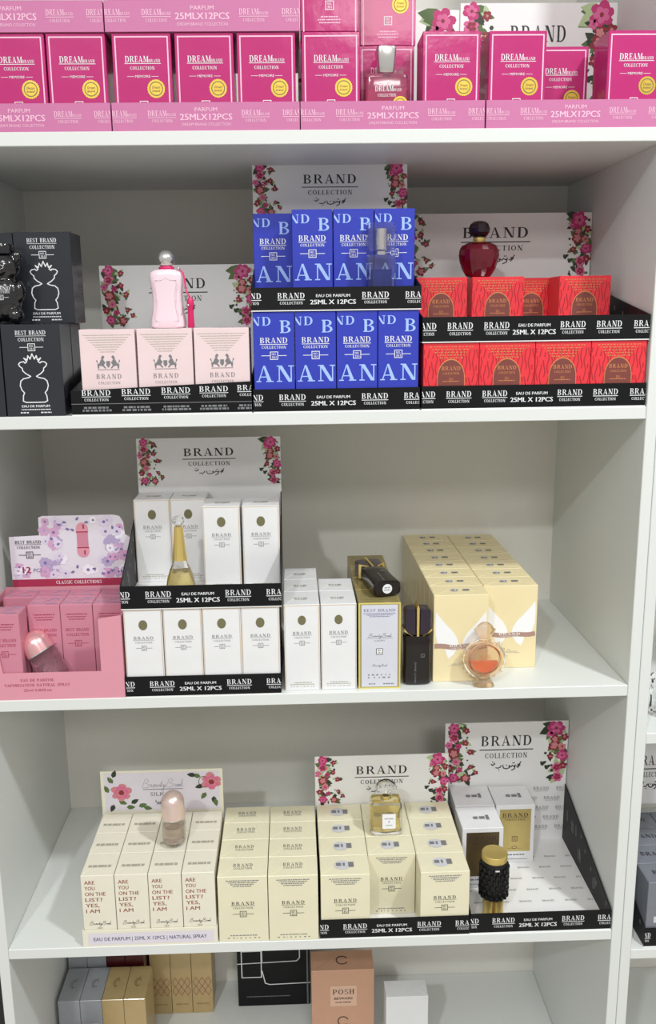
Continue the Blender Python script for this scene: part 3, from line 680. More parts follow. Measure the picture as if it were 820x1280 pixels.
for x0, lb in ((.0045, 'magenta carton against the white side panel in the lower pink tray'), (.068, 'magenta carton cut by the left edge of the photo, in the lower pink tray'), (.1320, 'magenta carton at the right end of the leftmost lower pink tray'),
               (.2015, 'left one of three magenta cartons in the second pink tray on the top shelf'), (.2678, 'middle one of three magenta cartons in the second pink tray on the top shelf'),
               (.3338, 'right one of three magenta cartons in the second pink tray on the top shelf'), (.4030, 'magenta carton standing directly left of the silver-capped magenta bottle'),
               (.5330, 'magenta carton standing right of the silver-capped bottle, below the floral card'), (.6045, 'dented magenta carton beside the one set back in shadow'),
               (.7335, 'magenta carton with a bright glare near its top edge')):
    put('dream', x0, x0 + DW, .0042, DD, zb, DH, lb, GD)
put('dream', .4685, .4685 + DW, .0500, DD, zb, DH, 'magenta carton set back directly behind the silver-capped magenta bottle', GD)
put('dream', .6690, .6690 + DW, .0560, DD, zb, DH, 'magenta carton set back in shadow between two others in the rightmost pink tray', GD)
zu = zb + DH + .0004
tray('upper pink tray cut off by the corner of the photo', 0.002, 0.1943, 0.002, 0.150, zu, .0305, style='pink', pattern='dream', group=GA)
tray('upper pink tray stacked on the three magenta cartons of the second tray', 0.1958, 0.4010, 0.002, 0.150, zu, .0305, style='pink', pattern='dream', group=GA)
for x0, lb in ((.2005, 'left'), (.2668, 'middle'), (.3330, 'right')):
    put('dream', x0, x0 + DW, .0042, DD, zu + CT, DH, '%s carton in the upper pink tray, only its foot in view at the top edge' % lb, GD)
put('dream', .4022, .4022 + DW, .0042, DD, zu, DH, 'magenta carton stacked on the carton left of the silver-capped bottle', GD)
put('dream', .4695, .4695 + DW, .0500, DD, zu, DH, 'magenta carton stacked above and behind the silver-capped bottle', GD)

# ---- second shelf: charcoal cartons with a bear outline
GB = 'charcoal cartons with a bear outline'
BH = .1040
put('bear', .0585, .1245, .004, .045, Z2, BH, 'lower front charcoal carton with white bear outline, standing on the shelf', GB)
put('bear', .0585, .1245, .0505, .045, Z2, BH, 'lower charcoal carton hidden behind the front one with the bear outline', GB)
put('bear', .0010, .0570, .004, .045, Z2, BH, 'lower charcoal carton under the black bear bottle, barely in view', GB)
put('bear', .0010, .0570, .0505, .045, Z2, BH, 'lower charcoal carton at the back against the left panel', GB)
put('bear', .0660, .1320, .0490, .045, Z2 + BH + .0006, BH, 'upper charcoal carton with white bear outline, stacked right of the black bottle', GB)
put('bear', .0010, .0650, .0490, .045, Z2 + BH + .0006, BH, 'upper charcoal carton behind the black bear bottle at the left edge', GB)

# ---- second shelf: pale rose cartons
tray('black tray with the pale rose cartons and a floral card behind the pink bottle', .1325, .3395, .003, .180, Z2, .0285, hb=.060, hf2=.0365, pattern='rose', header=dict(z0=.88, z1=1.0020, he=.084), seed=2, group='black brand trays')
for x0, lb in ((.1455, 'left one of three pale rose cartons below the pink bottle'), (.2105, 'middle one of three pale rose cartons, the pink bottle standing on it'), (.2752, 'right one of three pale rose cartons, next to the blue ones')):
    put('rose', x0, x0 + .0628, .0060, .044, Z2 + CT, .0960, lb, 'pale rose cartons')

# ---- second shelf: blue cartons
GT = 'black brand trays'
tray('lower black tray holding the front row of four royal blue cartons', .3412, .5338, .002, .118, Z2, .0268, pattern='std', group=GT)
GBl = 'royal blue cartons'
NM = ['leftmost', 'second', 'third', 'rightmost']
for k in range(4):
    x0 = .3430 + .0475 * k
    put('blue', x0, x0 + .0466, .0040, .034, Z2 + CT, .1130, '%s royal blue carton of the lower row of four%s' % (NM[k], ', counted from the left' if k in (1, 2) else ''), GBl)
    put('blue', x0, x0 + .0466, .0750, .034, Z2 + CT, .1130, 'royal blue carton at the back of the lower tray, behind the %s one' % NM[k], GBl)
zt = Z2 + CT + .1130 + .0006
tray('upper black tray of royal blue cartons with the tallest floral header card', .3417, .5343, .002, .122, zt, .0262, hb=.060, pattern='std', header=dict(z0=.99, z1=1.1190, he=.0680, tw=.345), seed=6, group=GT)
for k, (x0, y0) in enumerate(((.3432, .0700), (.3893, .0350), (.4368, .0350), (.4842, .0350))):
    put('blue', x0, x0 + .0466, y0, .034, zt + CT, .1130, ['leftmost blue carton of the upper row, set back and lower than the others', 'second blue carton from the left in the upper row', 'third blue carton from the left in the upper row, left of the clear bottle', 'rightmost blue carton of the upper row, partly behind the clear bottle'][k], GBl)

# ---- second shelf: red cartons
tray('lower black tray holding the lower row of four red cartons', .5362, .7988, .003, .200, Z2, .0275, pattern='wide', group=GT)
GR = 'red striped cartons with arched medallion'
for k in range(4):
    x0 = .5380 + .0651 * k
    put('red', x0, x0 + .0644, .0052, .040, Z2 + CT, .0752, '%s red striped carton of the lower row%s' % (NM[k], ', counted from the left' if k in (1, 2) else ''), GR, .3)
    put('red', x0, x0 + .0644, .1550, .040, Z2 + CT, .0752, 'red striped carton at the back of the lower tray, behind the %s one' % NM[k], GR, .3)
zr = Z2 + CT + .0752 + .0006
tray('upper black tray of red cartons with the widest floral header behind the dark red bottle', .5362, .7988, .003, .200, zr, .0290, hb=.070, pattern='wide', header=dict(z0=.94, z1=1.0660, he=.088, tw=.345), seed=8, group=GT)
for (x0, y0), lb in zip(((.5400, .0850), (.6105, .0850), (.6650, .1270), (.7190, .0850)), ('leftmost red carton of the upper row, left of the dark red bottle', 'red carton of the upper row standing right below the dark red bottle', 'red carton of the upper row set back and overlapped by its left neighbour', 'rightmost red carton of the upper row beside the empty tray corner')):
    put('red', x0, x0 + .0644, y0, .040, zr + CT, .0752, lb, GR, .3)

# ---- third shelf: white cartons
tray('lower black tray of four white cartons on the third shelf', .1748, .3662, .001, .150, Z3, .0270, pattern='std', group=GT)
GW = 'white cartons with an olive oval'
for k in range(4):
    x0 = .1766 + .0474 * k
    put('white', x0, x0 + .0466, .0030, .0445, Z3 + CT, .1120, '%s white carton of the lower row in the black tray%s' % (NM[k], ', counted from the left' if k in (1, 2) else ''), GW)
    put('white', x0, x0 + .0466, .1010, .0445, Z3 + CT, .1120, 'white carton at the back of the lower black tray, behind the %s one' % NM[k], GW)
zw = Z3 + CT + .1120 + .0006
tray('upper black tray with the gold-necked bottle and a floral header card', .1748, .3690, .001, .150, zw, .0295, hb=.110, pattern='std', header=dict(z0=.695, z1=.7735, he=.068, tw=.35), seed=9, group=GT)
for (x0, y0), lb in zip(((.1766, .1000), (.2240, .1000), (.2710, .0550), (.3205, .0550)), ('leftmost white carton of the upper tray, set back', 'white carton directly behind the gold-necked bottle', 'white carton right of the gold-necked bottle, nearer the front', 'rightmost white carton of the upper tray')):
    put('white', x0, x0 + .0466, y0, .0445, zw + CT, .1120, lb, GW)
for k in range(3): put('white', .3706, .4146, .0090 + .0482 * k, .0475, Z3, .1125, ['front white carton of the left loose row, beside the black trays', 'second white carton in the left loose row, only its top showing', 'third and rearmost white carton of the left loose row'][k], GW)
for k in range(2): put('white', .4162, .4602, .0090 + .0482 * k, .0475, Z3, .1125, ['front white carton of the right loose row, beside the lilac carton', 'second white carton of the right loose row, only its top showing'][k], GW)
for k in range(4): put('lilac', .4628, .5148, .0085 + .0496 * k, .0490, Z3, .1128, ['front gold carton with a lilac grey face, next to the dark bottle', 'second gold carton of its row, under the lying dark bottle', 'third gold carton from the front, only its top showing', 'rearmost gold carton of the row behind the lilac face'][k], 'gold cartons in a row')
GC = 'cream cartons with white wings'
ORD = ['first', 'second', 'third', 'fourth', 'fifth', 'sixth', 'seventh', 'eighth']
for k in range(8): put('wing', .5580, .6270, .0225 + .0350 * k, .0345, Z3, .1155, ('front cream winged carton of the left row, behind the peach glass bottle' if k == 0 else '%s cream winged carton from the front in the left row' % ORD[k]), GC, .25)
for k in range(7): put('wing', .6288, .6998, .0580 + .0350 * k, .0345, Z3, .1137, ('front cream winged carton of the right row, set back a little' if k == 0 else '%s cream winged carton from the front in the right row' % ORD[k]), GC, .25)

# ---- third shelf: pink display box
r = thing('display_box', 'rose pink display box with a cut-out front and lilac floral header', 'display box', (.0872, .05, Z3))
def PX(x): return x - .0872
def PZ(z): return z - Z3
f0 = -.048
g = G(); g.box(PX(.001), PX(.1735), f0, .049, 0, CT, m_pinkd); g.build('tray_floor', r)
g = G()
g.prism([(PX(x), f0, PZ(z)) for x, z in ((.001, Z3 + CT), (.1735, Z3 + CT), (.1735, .5085), (.001, .5085))], (0, CT, 0), m_pinkd)
g.prism([(PX(x), f0, PZ(z)) for x, z in ((.1460, .5085), (.1735, .5085), (.1735, .5800), (.1640, .5790), (.1460, .5760))], (0, CT, 0), m_pinkd)
g.prism([(PX(x), f0, PZ(z)) for x, z in ((.001, .5085), (.0265, .5085), (.0235, .5330), (.001, .5380))], (0, CT, 0), m_pinkd)
fw = g.build('front_wall', r)
g = G(); OO, UU, VV = (PX(.001), f0 - .0002, 0), (1, 0, 0), (0, 0, 1)
g.flat(fit(serif('EAU DE PARFUM', .1), .066, .0240, .0035, .040) + fit(serif('VAPORISATEUR NATURAL SPRAY', .1), .066, .0175, .0035, .080) + fit(sans('25ml 0.85fl.oz'), .066, .0110, .0033, .034), OO, UU, VV, m_strip); g.build('lettering', fw)
for x in (.001, .1723):
    g = G(); g.prism([(PX(x), f0 + CT, CT), (PX(x), .049, CT), (PX(x), .049, PZ(.583)), (PX(x), f0 + CT, PZ(.578))], (CT, 0, 0), m_pinkd); g.build('side_wall', r)
g = G(); g.box(PX(.0022), PX(.1723), .0478, .049, CT, PZ(.586), m_pinkd); g.build('back_wall', r)
hx = [(.013, .586), (.1725, .586), (.1725, .650), (.1640, .655), (.1625, .672), (.158, .680), (.150, .682), (.058, .682), (.0530, .680), (.0525, .656), (.013, .6545)]
g = G(); g.prism([(PX(x), .0478, PZ(z)) for x, z in hx], (0, CT, 0), m_lilac); hc = g.build('header_card', r)
H0 = Vector((0, .0476, 0)); HU, HV = Vector((1, 0, 0)), Vector((0, 0, 1)); NN = Vector((0, -.0001, 0))
g = G(); rn = random.Random(21)
g.flat([rect(PX(.0132), PZ(.5862), PX(.1723), PZ(.5965))], H0, HU, HV, m_strip)
for k in range(120):
    x = rn.uniform(.018, .166); z = rn.uniform(.602, .676)
    cx_, cz_ = (x - .108) / .030, (z - .644) / .029
    if cx_ * cx_ + cz_ * cz_ < 1.0 or (x < .058 and z > .640) or (x > .158 and z > .644): continue
    if x < .056 and .612 < z: 
        if rn.random() < .75: continue
    flower(g, PX(x), PZ(z), rn.uniform(.0045, .0090), rn.choice([m_lil2, m_lilp, m_lil4, m_lil4, m_lil5]), rn.choice([m_lil3, m_lil2]), H0 + NN * (k * .03), HU, HV, rn, rn.choice([5, 6, 7]))
for k in range(16):
    x = rn.uniform(.06, .164); z = rn.choice([rn.uniform(.600, .612), rn.uniform(.66, .676)])
    if x > .152 and z > .65: continue
    leaf(g, PX(x), PZ(z), rn.uniform(0, 6.28), .006, m_lil3, H0 + NN * 3, HU, HV)
g.build('floral_print', hc)
g = G(); b = PX(.1085)
cap = [(b + .0078 * math.cos(math.radians(t)), PZ(.6640) + .0085 * math.sin(math.radians(t))) for t in range(0, 181, 20)]
g.flat([cap + [(b - .0078, PZ(.6600)), (b + .0078, PZ(.6600))]], H0 + NN * 4, HU, HV, m_pinkd)
g.flat([rect(b - .0072, PZ(.6385), b + .0072, PZ(.6600))], H0 + NN * 4, HU, HV, m_pinkbox)
g.flat([[(b + .0078 * math.cos(math.radians(t)), PZ(.6330) + .0075 * math.sin(math.radians(t))) for t in range(180, 361, 20)] + [(b + .0078, PZ(.6385)), (b - .0078, PZ(.6385))]], H0 + NN * 4, HU, HV, m_pinkd)
g.flat([rect(b - .0078, PZ(.6592), b + .0078, PZ(.6606)), rect(b - .0078, PZ(.6378), b + .0078, PZ(.6392)), rect(b + .001, PZ(.664), b + .003, PZ(.670)), rect(b + .001, PZ(.629), b + .003, PZ(.635))], H0 + NN * 5, HU, HV, m_strip)
g.build('bottle_picture', hc)
g = G()
g.flat(fit(serif('BEST BRAND', .08), PX(.0375), PZ(.6455), .0042, .034) + fit(serif('COLLECTION', .1), PX(.0375), PZ(.6385), .0036, .030) + [rect(PX(.0205), PZ(.6440), PX(.0545), PZ(.6444))], H0 + NN * 5, HU, HV, m_inkk)
no_box(PX(.0385), PZ(.6300), .0085, g, H0 + NN * 5, HU, HV, m_inkk)
g.flat(fit(sans('12', .05), PX(.0330), PZ(.6055), .0085, .011), H0 + NN * 5, HU, HV, m_strip)
g.flat(fit(sans('PCS'), PX(.0475), PZ(.6065), .0050, .011), H0 + NN * 5, HU, HV, m_lil3)
g.flat(fit(serif('CLASSIC COLLECTIONS', .1), PX(.100), PZ(.5895), .0045, .060), H0 + NN * 2, HU, HV, m_wing)
g.build('lettering', hc)
GP = 'dusty pink cartons in the pink display box'
PH = .1085
put('pinkb', .0106, .0503, .0045, .0285, Z3 + CT, PH, 'dusty pink carton at the front left of the display box, at the photo edge', GP, .1)
for k in range(3): put('pinkb', .0512 + .0404 * k, .0512 + .0404 * k + .0397, .0345, .0285, Z3 + CT, PH, ['dusty pink carton directly behind the leaning pink capsule bottle', 'dusty pink carton right of the leaning capsule bottle, its print visible', 'dusty pink carton half hidden behind the right post of the display box'][k], GP, .1)
for k in range(4): put('pinkb', .0106 + .0404 * k, .0106 + .0404 * k + .0397, .0650, .0285, Z3 + CT, PH, 'dusty pink carton in the back row below the lilac header, %s from the left' % ['first', 'second', 'third', 'fourth'][k], GP, .1)

# ---- fourth shelf
tray('ivory tray with rose header card holding twelve ivory cartons', .0985, .2750, .001, .1385, Z4, .0240, hb=.030, style='ivory', pattern='ivory', header=dict(z0=Z4 + .030, z1=.2905, he=.0680), cat='display tray')
COLN = ['leftmost', 'second', 'third', 'rightmost']; ROWN = ['front', 'middle', 'back']
for i in range(4):
    for j in range(3):
        x0 = .1005 + .0435 * i
        put('list', x0, x0 + .0426, .0033 + .0436 * j, .0428, Z4 + CT, .1025, 'ivory carton with rust lettering, %s row, %s column of the ivory tray' % (ROWN[j], COLN[i]), 'ivory cartons with rust lettering', .3)
RN4 = ['front', 'second', 'third', 'rearmost']
for i in range(2):
    for j in range(4):
        x0 = .2770 + .0660 * i
        put('cream', x0, x0 + .0650, .0022 + .0376 * j - .001 * i, .0370, Z4, .0965, '%s cream carton in the loose %s column next to the ivory tray' % (RN4[j], ('left', 'right')[i]), 'loose cream cartons', .5)
tray('black tray of cream cartons with floral header behind the square glass bottle', .4098, .6085, .001, .1580, Z4, .0285, hb=.085, pattern='std', header=dict(z0=.2105, z1=.2930, tw=.385), seed=12, group=GT)
for i in range(3):
    for j in range(4):
        if i == 1 and j == 0: continue
        x0 = .4116 + .0656 * i
        put('creamtop', x0, x0 + .0648, .0030 + .0383 * j, .0378, Z4 + CT, .0925, 'cream carton with sticker on top, %s row, %s column of the black tray' % (RN4[j], ('left', 'middle', 'right')[i]), 'cream cartons in the black tray', .4)
tray('nearly empty black tray with white floor, tallest floral header and sloping side wall', .6098, .7985, .002, .1900, Z4, .0295, hb=.0945, pattern='std', header=dict(z0=.216, z1=.3225, inside=True, tw=.415), seed=15, group=GT)
put('windark', .6155, .6740, .0860, .0490, Z4 + CT, .0955, 'white carton with dark bronze panel, front one in the nearly empty tray', 'white cartons with a metallic panel')
put('window', .6765, .7350, .1370, .0490, Z4 + CT, .0955, 'white carton with pale gold panel, right one in the nearly empty tray', 'white cartons with a metallic panel')
put('window', .6165, .6750, .1390, .0490, Z4 + CT, .0955, 'white carton at the back left of the nearly empty tray, only its top showing', 'white cartons with a metallic panel')

# ---- bottom shelf
def plain(name, label, x0, x1, y0, y1, z, h, m, deco=None, group=None, rz=0.0):
    r = thing(name, label, 'box', ((x0 + x1) / 2, (y0 + y1) / 2, z + .0001), rz, group)
    w2, d2 = (x1 - x0) / 2, (y1 - y0) / 2
    g = G(); g.box(-w2, w2, -d2, d2, 0, h, m); b = g.build('carton_body', r, bevel=.0006)
    g = G(); g.prism([(-w2 + .001, -d2 + .001, h), (-w2 + .001, d2 - .001, h), (-w2 * .4, 0, h)], (0, 0, .0003), m); g.build('wrap_fold', b)
    g = G(); g.prism([(w2 - .001, d2 - .001, h), (w2 - .001, -d2 + .001, h), (w2 * .4, 0, h)], (0, 0, .0003), m)
    g.build('wrap_fold', b)
    if deco:
        g = G(); nm = deco(g, 2 * w2, 2 * d2, h, Vector((-w2, -d2 - .0002, 0)), Vector((-w2, -d2, h + .0005)))
        g.build(nm, b)
    return r
X3, Y3, V3 = Vector((1, 0, 0)), Vector((0, 1, 0)), Vector((0, 0, 1))
def swirl(col):
    def f(g, w, d, h, O, TO):
        g.flat(ring(w * .5, d * .5, w * .16, d * .12, w * .03, d * .02, 20, 320, 12) + stroke([(w * .5, d * .36), (w * .42, d * .5), (w * .58, d * .66)], w * .03), TO, X3, Y3, col)
        return 'top_emblem'
    return f
GS = 'cartons at the left of the bottom shelf'
for k, (m, lb) in enumerate(((m_greybox, 'leftmost silver grey carton on the bottom shelf, beside the white panel'), (m_greybox, 'silver grey carton on the bottom shelf next to the gold ones'), (m_oldgold, 'gold carton on the bottom shelf next to the silver grey ones'), (m_oldgold, 'gold carton on the bottom shelf with its right side showing'))):
    plain('perfume_carton', lb, .0056 + .0339 * k, .0056 + .0339 * k + .0334, .149, .2135, Z5, .1238, m, swirl(m_inkg if k < 2 else m_oldgoldin), GS)
for k, (m, lb) in enumerate(((m_greybox, 'grey carton at the back left corner of the bottom shelf'), (m_greybox, 'grey carton at the back, behind the second silver one'), (m_darkred, 'dark wine carton at the back, behind the left gold one'), (m_darkred, 'dark wine carton at the back, behind the right gold one'))):
    plain('perfume_carton', lb, .0040 + .0308 * k, .0040 + .0308 * k + .0303, .2180, .2800, Z5, .150, m, None, GS)
def lattice(g, w, d, h, O, TO):
    for k in range(3):
        for j in range(2):
            cx, cy = w * (.2 + .3 * k), h * (.27 + .10 * j)
            g.flat(stroke([(cx - w * .15, cy), (cx, cy + h * .055), (cx + w * .15, cy), (cx, cy - h * .055)], w * .025, True), O, X3, V3, m_inkrd)
    g.flat(fit(sans('PERFUME'), w * .5, h * .10, h * .02, w * .6), O, X3, V3, m_oldgoldin)
    return 'lattice_print'
for k in range(3):
    plain('perfume_carton', '%s tall gold carton with diamond lattice print at the back of the bottom shelf' % ('left', 'middle', 'right')[k], .1295 + .0348 * k, .1295 + .0348 * k + .0342, .2440, .2950, Z5, .165, m_oldgold, lattice, 'tall gold lattice cartons')
def lines(g, w, d, h, O, TO):
    y1, y2 = h * .64, h * .62
    th = .0016
    g.flat(stroke([(w * .06, h * .38), (w * .33, h * .38), (w * .33, h * .72), (w * .06, h * .72)], th, True), O, X3, V3, m_inkw)
    g.flat(stroke([(w, h * .84), (w * .42, h * .83), (w * .34, h * .78), (w * .34, h * .58)], th) + stroke([(w * .0, h * .56), (w * .82, h * .58), (w * .86, h * .62), (w * .86, h * .90)], th) + stroke([(w * .34, h * .46), (w * .38, h * .30), (w * .44, h * .28), (w, h * .29)], th), O, X3, V3, m_inkw)
    g.flat([rect(w * .955, 0, w * .975, h)], O, X3, V3, m_inkd)
    g.flat(dashes(w * .42, h * .12, w * .6, h * .010, 3), O, X3, V3, m_inkd)
    return 'line_print'
plain('perfume_carton', 'black carton with white line drawing at the back of the bottom shelf', .2755, .3985, .2535, .2950, Z5, .150, m_black, lines)
def posh(g, w, d, h, O, TO):
    g.flat([rect(w * .30, h * .56, w * .72, h * .81)], O, X3, V3, m_poshl)
    N = Vector((0, -.0001, 0))
    g.flat(fit(serif('POSH', .14), w * .51, h * .705, h * .062, w * .35) + fit(sans('BEWARE', .03), w * .51, h * .64, h * .030, w * .30) + dashes(w * .51, h * .60, w * .26, h * .012, 3), O + N, X3, V3, m_inkbr)
    return 'lettering'
rp = plain('perfume_carton', 'copper beige carton reading POSH on the bottom shelf', .3995, .4990, .1640, .2040, Z5, .1489, m_posh, posh)
bp_ = rp.children[0]
g = G(); g.flat(ring(0, 0, .0100, .0088, .0018, .0018, 30, 330, 14), (0, 0, .1489 + .0005), X3, Y3, m_inkbr); g.build('emblem', bp_)
g = G(); g.flat(ring(0, 0, .0090, .0090, .0018, .0018, 20, 320, 14), (0, -.0202, .1489 * .37), X3, V3, m_inkbr); g.build('emblem', bp_)
plain('perfume_carton', 'small white carton right of the copper beige one on the bottom shelf', .5140, .5795, .1310, .1620, Z5, .1289, m_whitebox)
plain('perfume_carton', 'pale pink carton just peeking in at the bottom edge of the photo', .0380, .0740, .0650, .1240, Z5, .1075, m_rose)

# ---- neighbouring unit
tray('black tray holding the gunmetal grey cartons in the neighbouring shelving unit', .8465, .9850, .004, .1560, ZR2, .0285, hb=.090, pattern='std', header=dict(z0=.20, z1=.3010), seed=17, group=GT)
for j in range(4): put('grey', .9160, .9828, .0062 + .0380 * j, .0370, ZR2 + CT, .0950, '%s gunmetal grey carton of the column farther from the white panel' % RN4[j], 'gunmetal grey cartons', .3)
for j in range(4): put('grey', .8482, .9150, .0062 + .0380 * j, .0370, ZR2 + CT, .0950, '%s gunmetal grey carton of the column next to the white panel' % RN4[j], 'gunmetal grey cartons', .3)

# ---------------------------------------------------------------- bottles
def arc(r, z0, zr, n=6, a0=0, a1=90, ry=None):
    return [((ry or r) * 1.0, 0, 0)]
def dome(r, z, h, n=8, ry=None):
    k = (ry or r) / r
    return [(max(r * math.cos(math.pi / 2 * i / n), 1e-4), max(k * r * math.cos(math.pi / 2 * i / n), 1e-4), z + h * math.sin(math.pi / 2 * i / n)) for i in range(n + 1)]
def ball(r, z, n=12, sy=1.0, a0=-88, a1=88, ky=1.0):
    return [(r * math.cos(math.radians(a0 + (a1 - a0) * i / n)), ky * r * math.cos(math.radians(a0 + (a1 - a0) * i / n)), z + sy * r * math.sin(math.radians(a0 + (a1 - a0) * i / n))) for i in range(n + 1)]

# magenta square bottle, top shelf
r = thing('perfume_bottle', 'square pink glass bottle with tapering silver cap among the magenta cartons', 'bottle', (.4955, .026, Z1 + CT + .0001))
g = G(); g.lathe([(.0225, .012, 0), (.0242, .0135, .002), (.0242, .0135, .055), (.0236, .0130, .0575), (.0225, .012, .0585)], m_pinkglass, 32, 6); b = g.build('glass_body', r, smooth=True)
g = G(); g.lathe([(.0218, .0112, .004), (.0218, .0112, .043)], m_pinkl, 32, 6); g.build('liquid', b)
g = G(); P = fit(serif('DREAM', .1), -.003, .0400, .0055, .020) + fit(serif('BRAND', .1), .0115, .0400, .003, .009) + fit(serif('COLLECTION', .1), 0, .0345, .0032, .020)
g.flat(P, (0, -.0137, 0), X3, V3, m_inkw); g.build('lettering', b)
g = G(); g.flat([disc(.0145, .0265, .0085, n=24)], (0, -.0137, 0), X3, V3, m_gold); g.flat(ring(.0145, .0265, .0065, .0065, .0008, .0008, 0, 360, 20), (0, -.0138, 0), X3, V3, m_olive); g.build('seal_sticker', b)
g = G(); g.lathe([(.0052, .0052, .0585), (.0052, .0052, .0610)], m_silver, 20); g.build('collar', r, smooth=True)
g = G(); g.lathe([(.0085, .0085, .0605), (.0090, .0090, .0612), (.0112, .0112, .0840), (.0108, .0108, .0868), (.0098, .0098, .0876)], m_silver, 24, 5); g.build('cap', r, smooth=True)

# black bear bottle
r = thing('perfume_bottle', 'glossy black bear-shaped bottle at the left edge on the charcoal cartons', 'bottle', (.0600, .0245, Z2 + BH + .0003))
def ell(bm, c, s, seg=20):
    m4 = Matrix.Translation(c) @ Matrix.Diagonal((s[0], s[1], s[2], 1)); bmesh.ops.create_uvsphere(bm, u_segments=seg, v_segments=12, radius=1.0, matrix=m4)
bm = bmesh.new()
ell(bm, (0, 0, .030), (.0195, .0150, .0270)); ell(bm, (0, 0, .064), (.0195, .0150, .0165))
for s in (-1, 1):
    ell(bm, (s * .0165, 0, .0760), (.0065, .0060, .0065)); ell(bm, (s * .0185, -.004, .0370), (.0060, .0070, .0120)); ell(bm, (s * .0120, -.004, .0100), (.0090, .0110, .0100))
ell(bm, (0, -.0125, .0600), (.0075, .0055, .0055))
me = bpy.data.meshes.new('bear_body'); bm.to_mesh(me); bm.free(); me.materials.append(m_gloss); me.polygons.foreach_set('use_smooth', [True] * len(me.polygons))
b = bpy.data.objects.new('bear_body', me); COL.objects.link(b); b.parent = r
md = b.modifiers.new('remesh', 'REMESH'); md.mode = 'VOXEL'; md.voxel_size = .0010; md.use_smooth_shade = True
md = b.modifiers.new('smooth', 'SMOOTH'); md.factor = .6; md.iterations = 6
g = G()
g.lathe([(.0120, .0105, .0785), (.0140, .0120, .0860), (.0125, .0110, .0890), (.006, .005, .0900)], m_gloss, 24); g.build('crown_cap', r, smooth=True)
g = G(); g.flat(fit(serif('BRAND', .14), .001, .0385, .0035, .022) + [rect(-.010, .0375, .012, .0378)] + fit(serif('COLLECTION', .1), .001, .0345, .0022, .020), (0, -.0162, 0), X3, V3, m_inkw); no_box(.001, .0300, .0050, g, Vector((0, -.0162, 0)), X3, V3, m_inkw); g.build('lettering', b)

# pale pink bottle with silver ball cap
r = thing('perfume_bottle', 'pale pink embossed bottle with silver ball cap and magenta tassel', 'bottle', (.2445, .0290, Z2 + CT + .0960 + .0006))
g = G(); g.lathe([(.0185, .0100, 0), (.0205, .0112, .0015), (.0203, .0112, .009), (.0182, .0104, .018), (.0172, .0100, .030), (.0176, .0102, .042), (.0192, .0108, .052), (.0200, .0110, .058), (.0190, .0105, .0625), (.0150, .0090, .0650), (.0080, .0070, .0660)], m_porc, 40, 3.2); b = g.build('glass_body', r, smooth=True)
g = G()
P = [(-.0125, .008), (.0125, .008), (.0128, .014), (.0108, .022), (.0104, .030), (.0108, .040), (.0124, .048), (.0122, .054), (.006, .0535), (0, .0560), (-.006, .0535), (-.0122, .054), (-.0124, .048), (-.0108, .040), (-.0104, .030), (-.0108, .022), (-.0128, .014)]
for s_ in zip(P, P[1:] + P[:1]):
    for q in stroke(list(s_), .0008): g.prism([(x, -.0106 - .0006 * (1 if .02 > z or z > .048 else 0), z) for x, z in q], (0, .0012, 0), m_porc)
g.build('embossed_frame', b)
g = G(); g.lathe([(.0082, .0072, .0655), (.0088, .0078, .0665), (.0088, .0078, .0680), (.0080, .0070, .0690)], m_ribb, 28); g.build('ribbon_collar', r, smooth=True)
g = G(); g.lathe([(.0062, .0062, .0688), (.0074, .0074, .0700)] + ball(.0100, .0775, 12, a0=-50, a1=88), m_silver, 32); g.build('ball_cap', r, smooth=True)
g = G()
pth = [(.0080, -.006, .0675), (.0150, -.007, .0668), (.0195, -.008, .0620), (.0215, -.009, .0540), (.0222, -.010, .0440), (.0240, -.011, .0390), (.0268, -.0115, .0340)]
for p0, p1 in zip(pth[:-1], pth[1:]): g.prism([(p0[0] - .0010, p0[1], p0[2]), (p0[0] + .0010, p0[1], p0[2]), (p1[0] + .0010, p1[1], p1[2]), (p1[0] - .0010, p1[1], p1[2])], (0, -.0008, 0), m_ribb)
rb = g.build('ribbon', r)
g = G(); g.lathe([(.0030, .0025, 0), (.0040, .0030, .001), (.0034, .0028, .014), (.0032, .0026, .0220), (.0042, .0034, .0245), (.0040, .0034, .0285), (.0034, .0028, .0320), (.0018, .0016, .0345)], m_ribb, 16, cx=.0270, cy=-.0115); ts = g.build('tassel', r, smooth=True)
g = G(); g.lathe(ball(.0014, .0255, 6), m_silver, 10, cx=.0250, cy=-.0155); g.build('bead', ts, smooth=True)
g = G(); g.lathe(ball(.0016, .0665, 6), m_silver, 10, cx=.0150, cy=-.0090); g.build('bead', rb, smooth=True)

# clear bottle in front of the blue cartons
r = thing('perfume_bottle', 'clear faceted glass bottle with blue perfume in front of the blue cartons', 'bottle', (.4905, .0200, zt + CT + .0001))
g = G(); g.lathe([(.0165, .0110, 0), (.0172, .0118, .002), (.0172, .0118, .0560), (.0160, .0110, .0600)], m_glass, 8, 6); b = g.build('glass_body', r)
g = G(); g.lathe([(.0120, .0080, .004), (.0120, .0080, .0440)], m_bluel, 8, 6); g.build('liquid', b)
g = G(); g.lathe([(.0055, .0055, .0600), (.0055, .0055, .0640)], m_silver, 16); g.build('collar', r, smooth=True)
g = G(); g.lathe([(.0155, .0105, .0640), (.0172, .0118, .0665), (.0172, .0118, .0930), (.0155, .0105, .0955)], m_glass, 8, 6); cp = g.build('cap', r)
g = G(); g.lathe([(.0060, .0060, .0665), (.0060, .0060, .0890)], m_silver, 16); g.build('spray_head', cp, smooth=True)

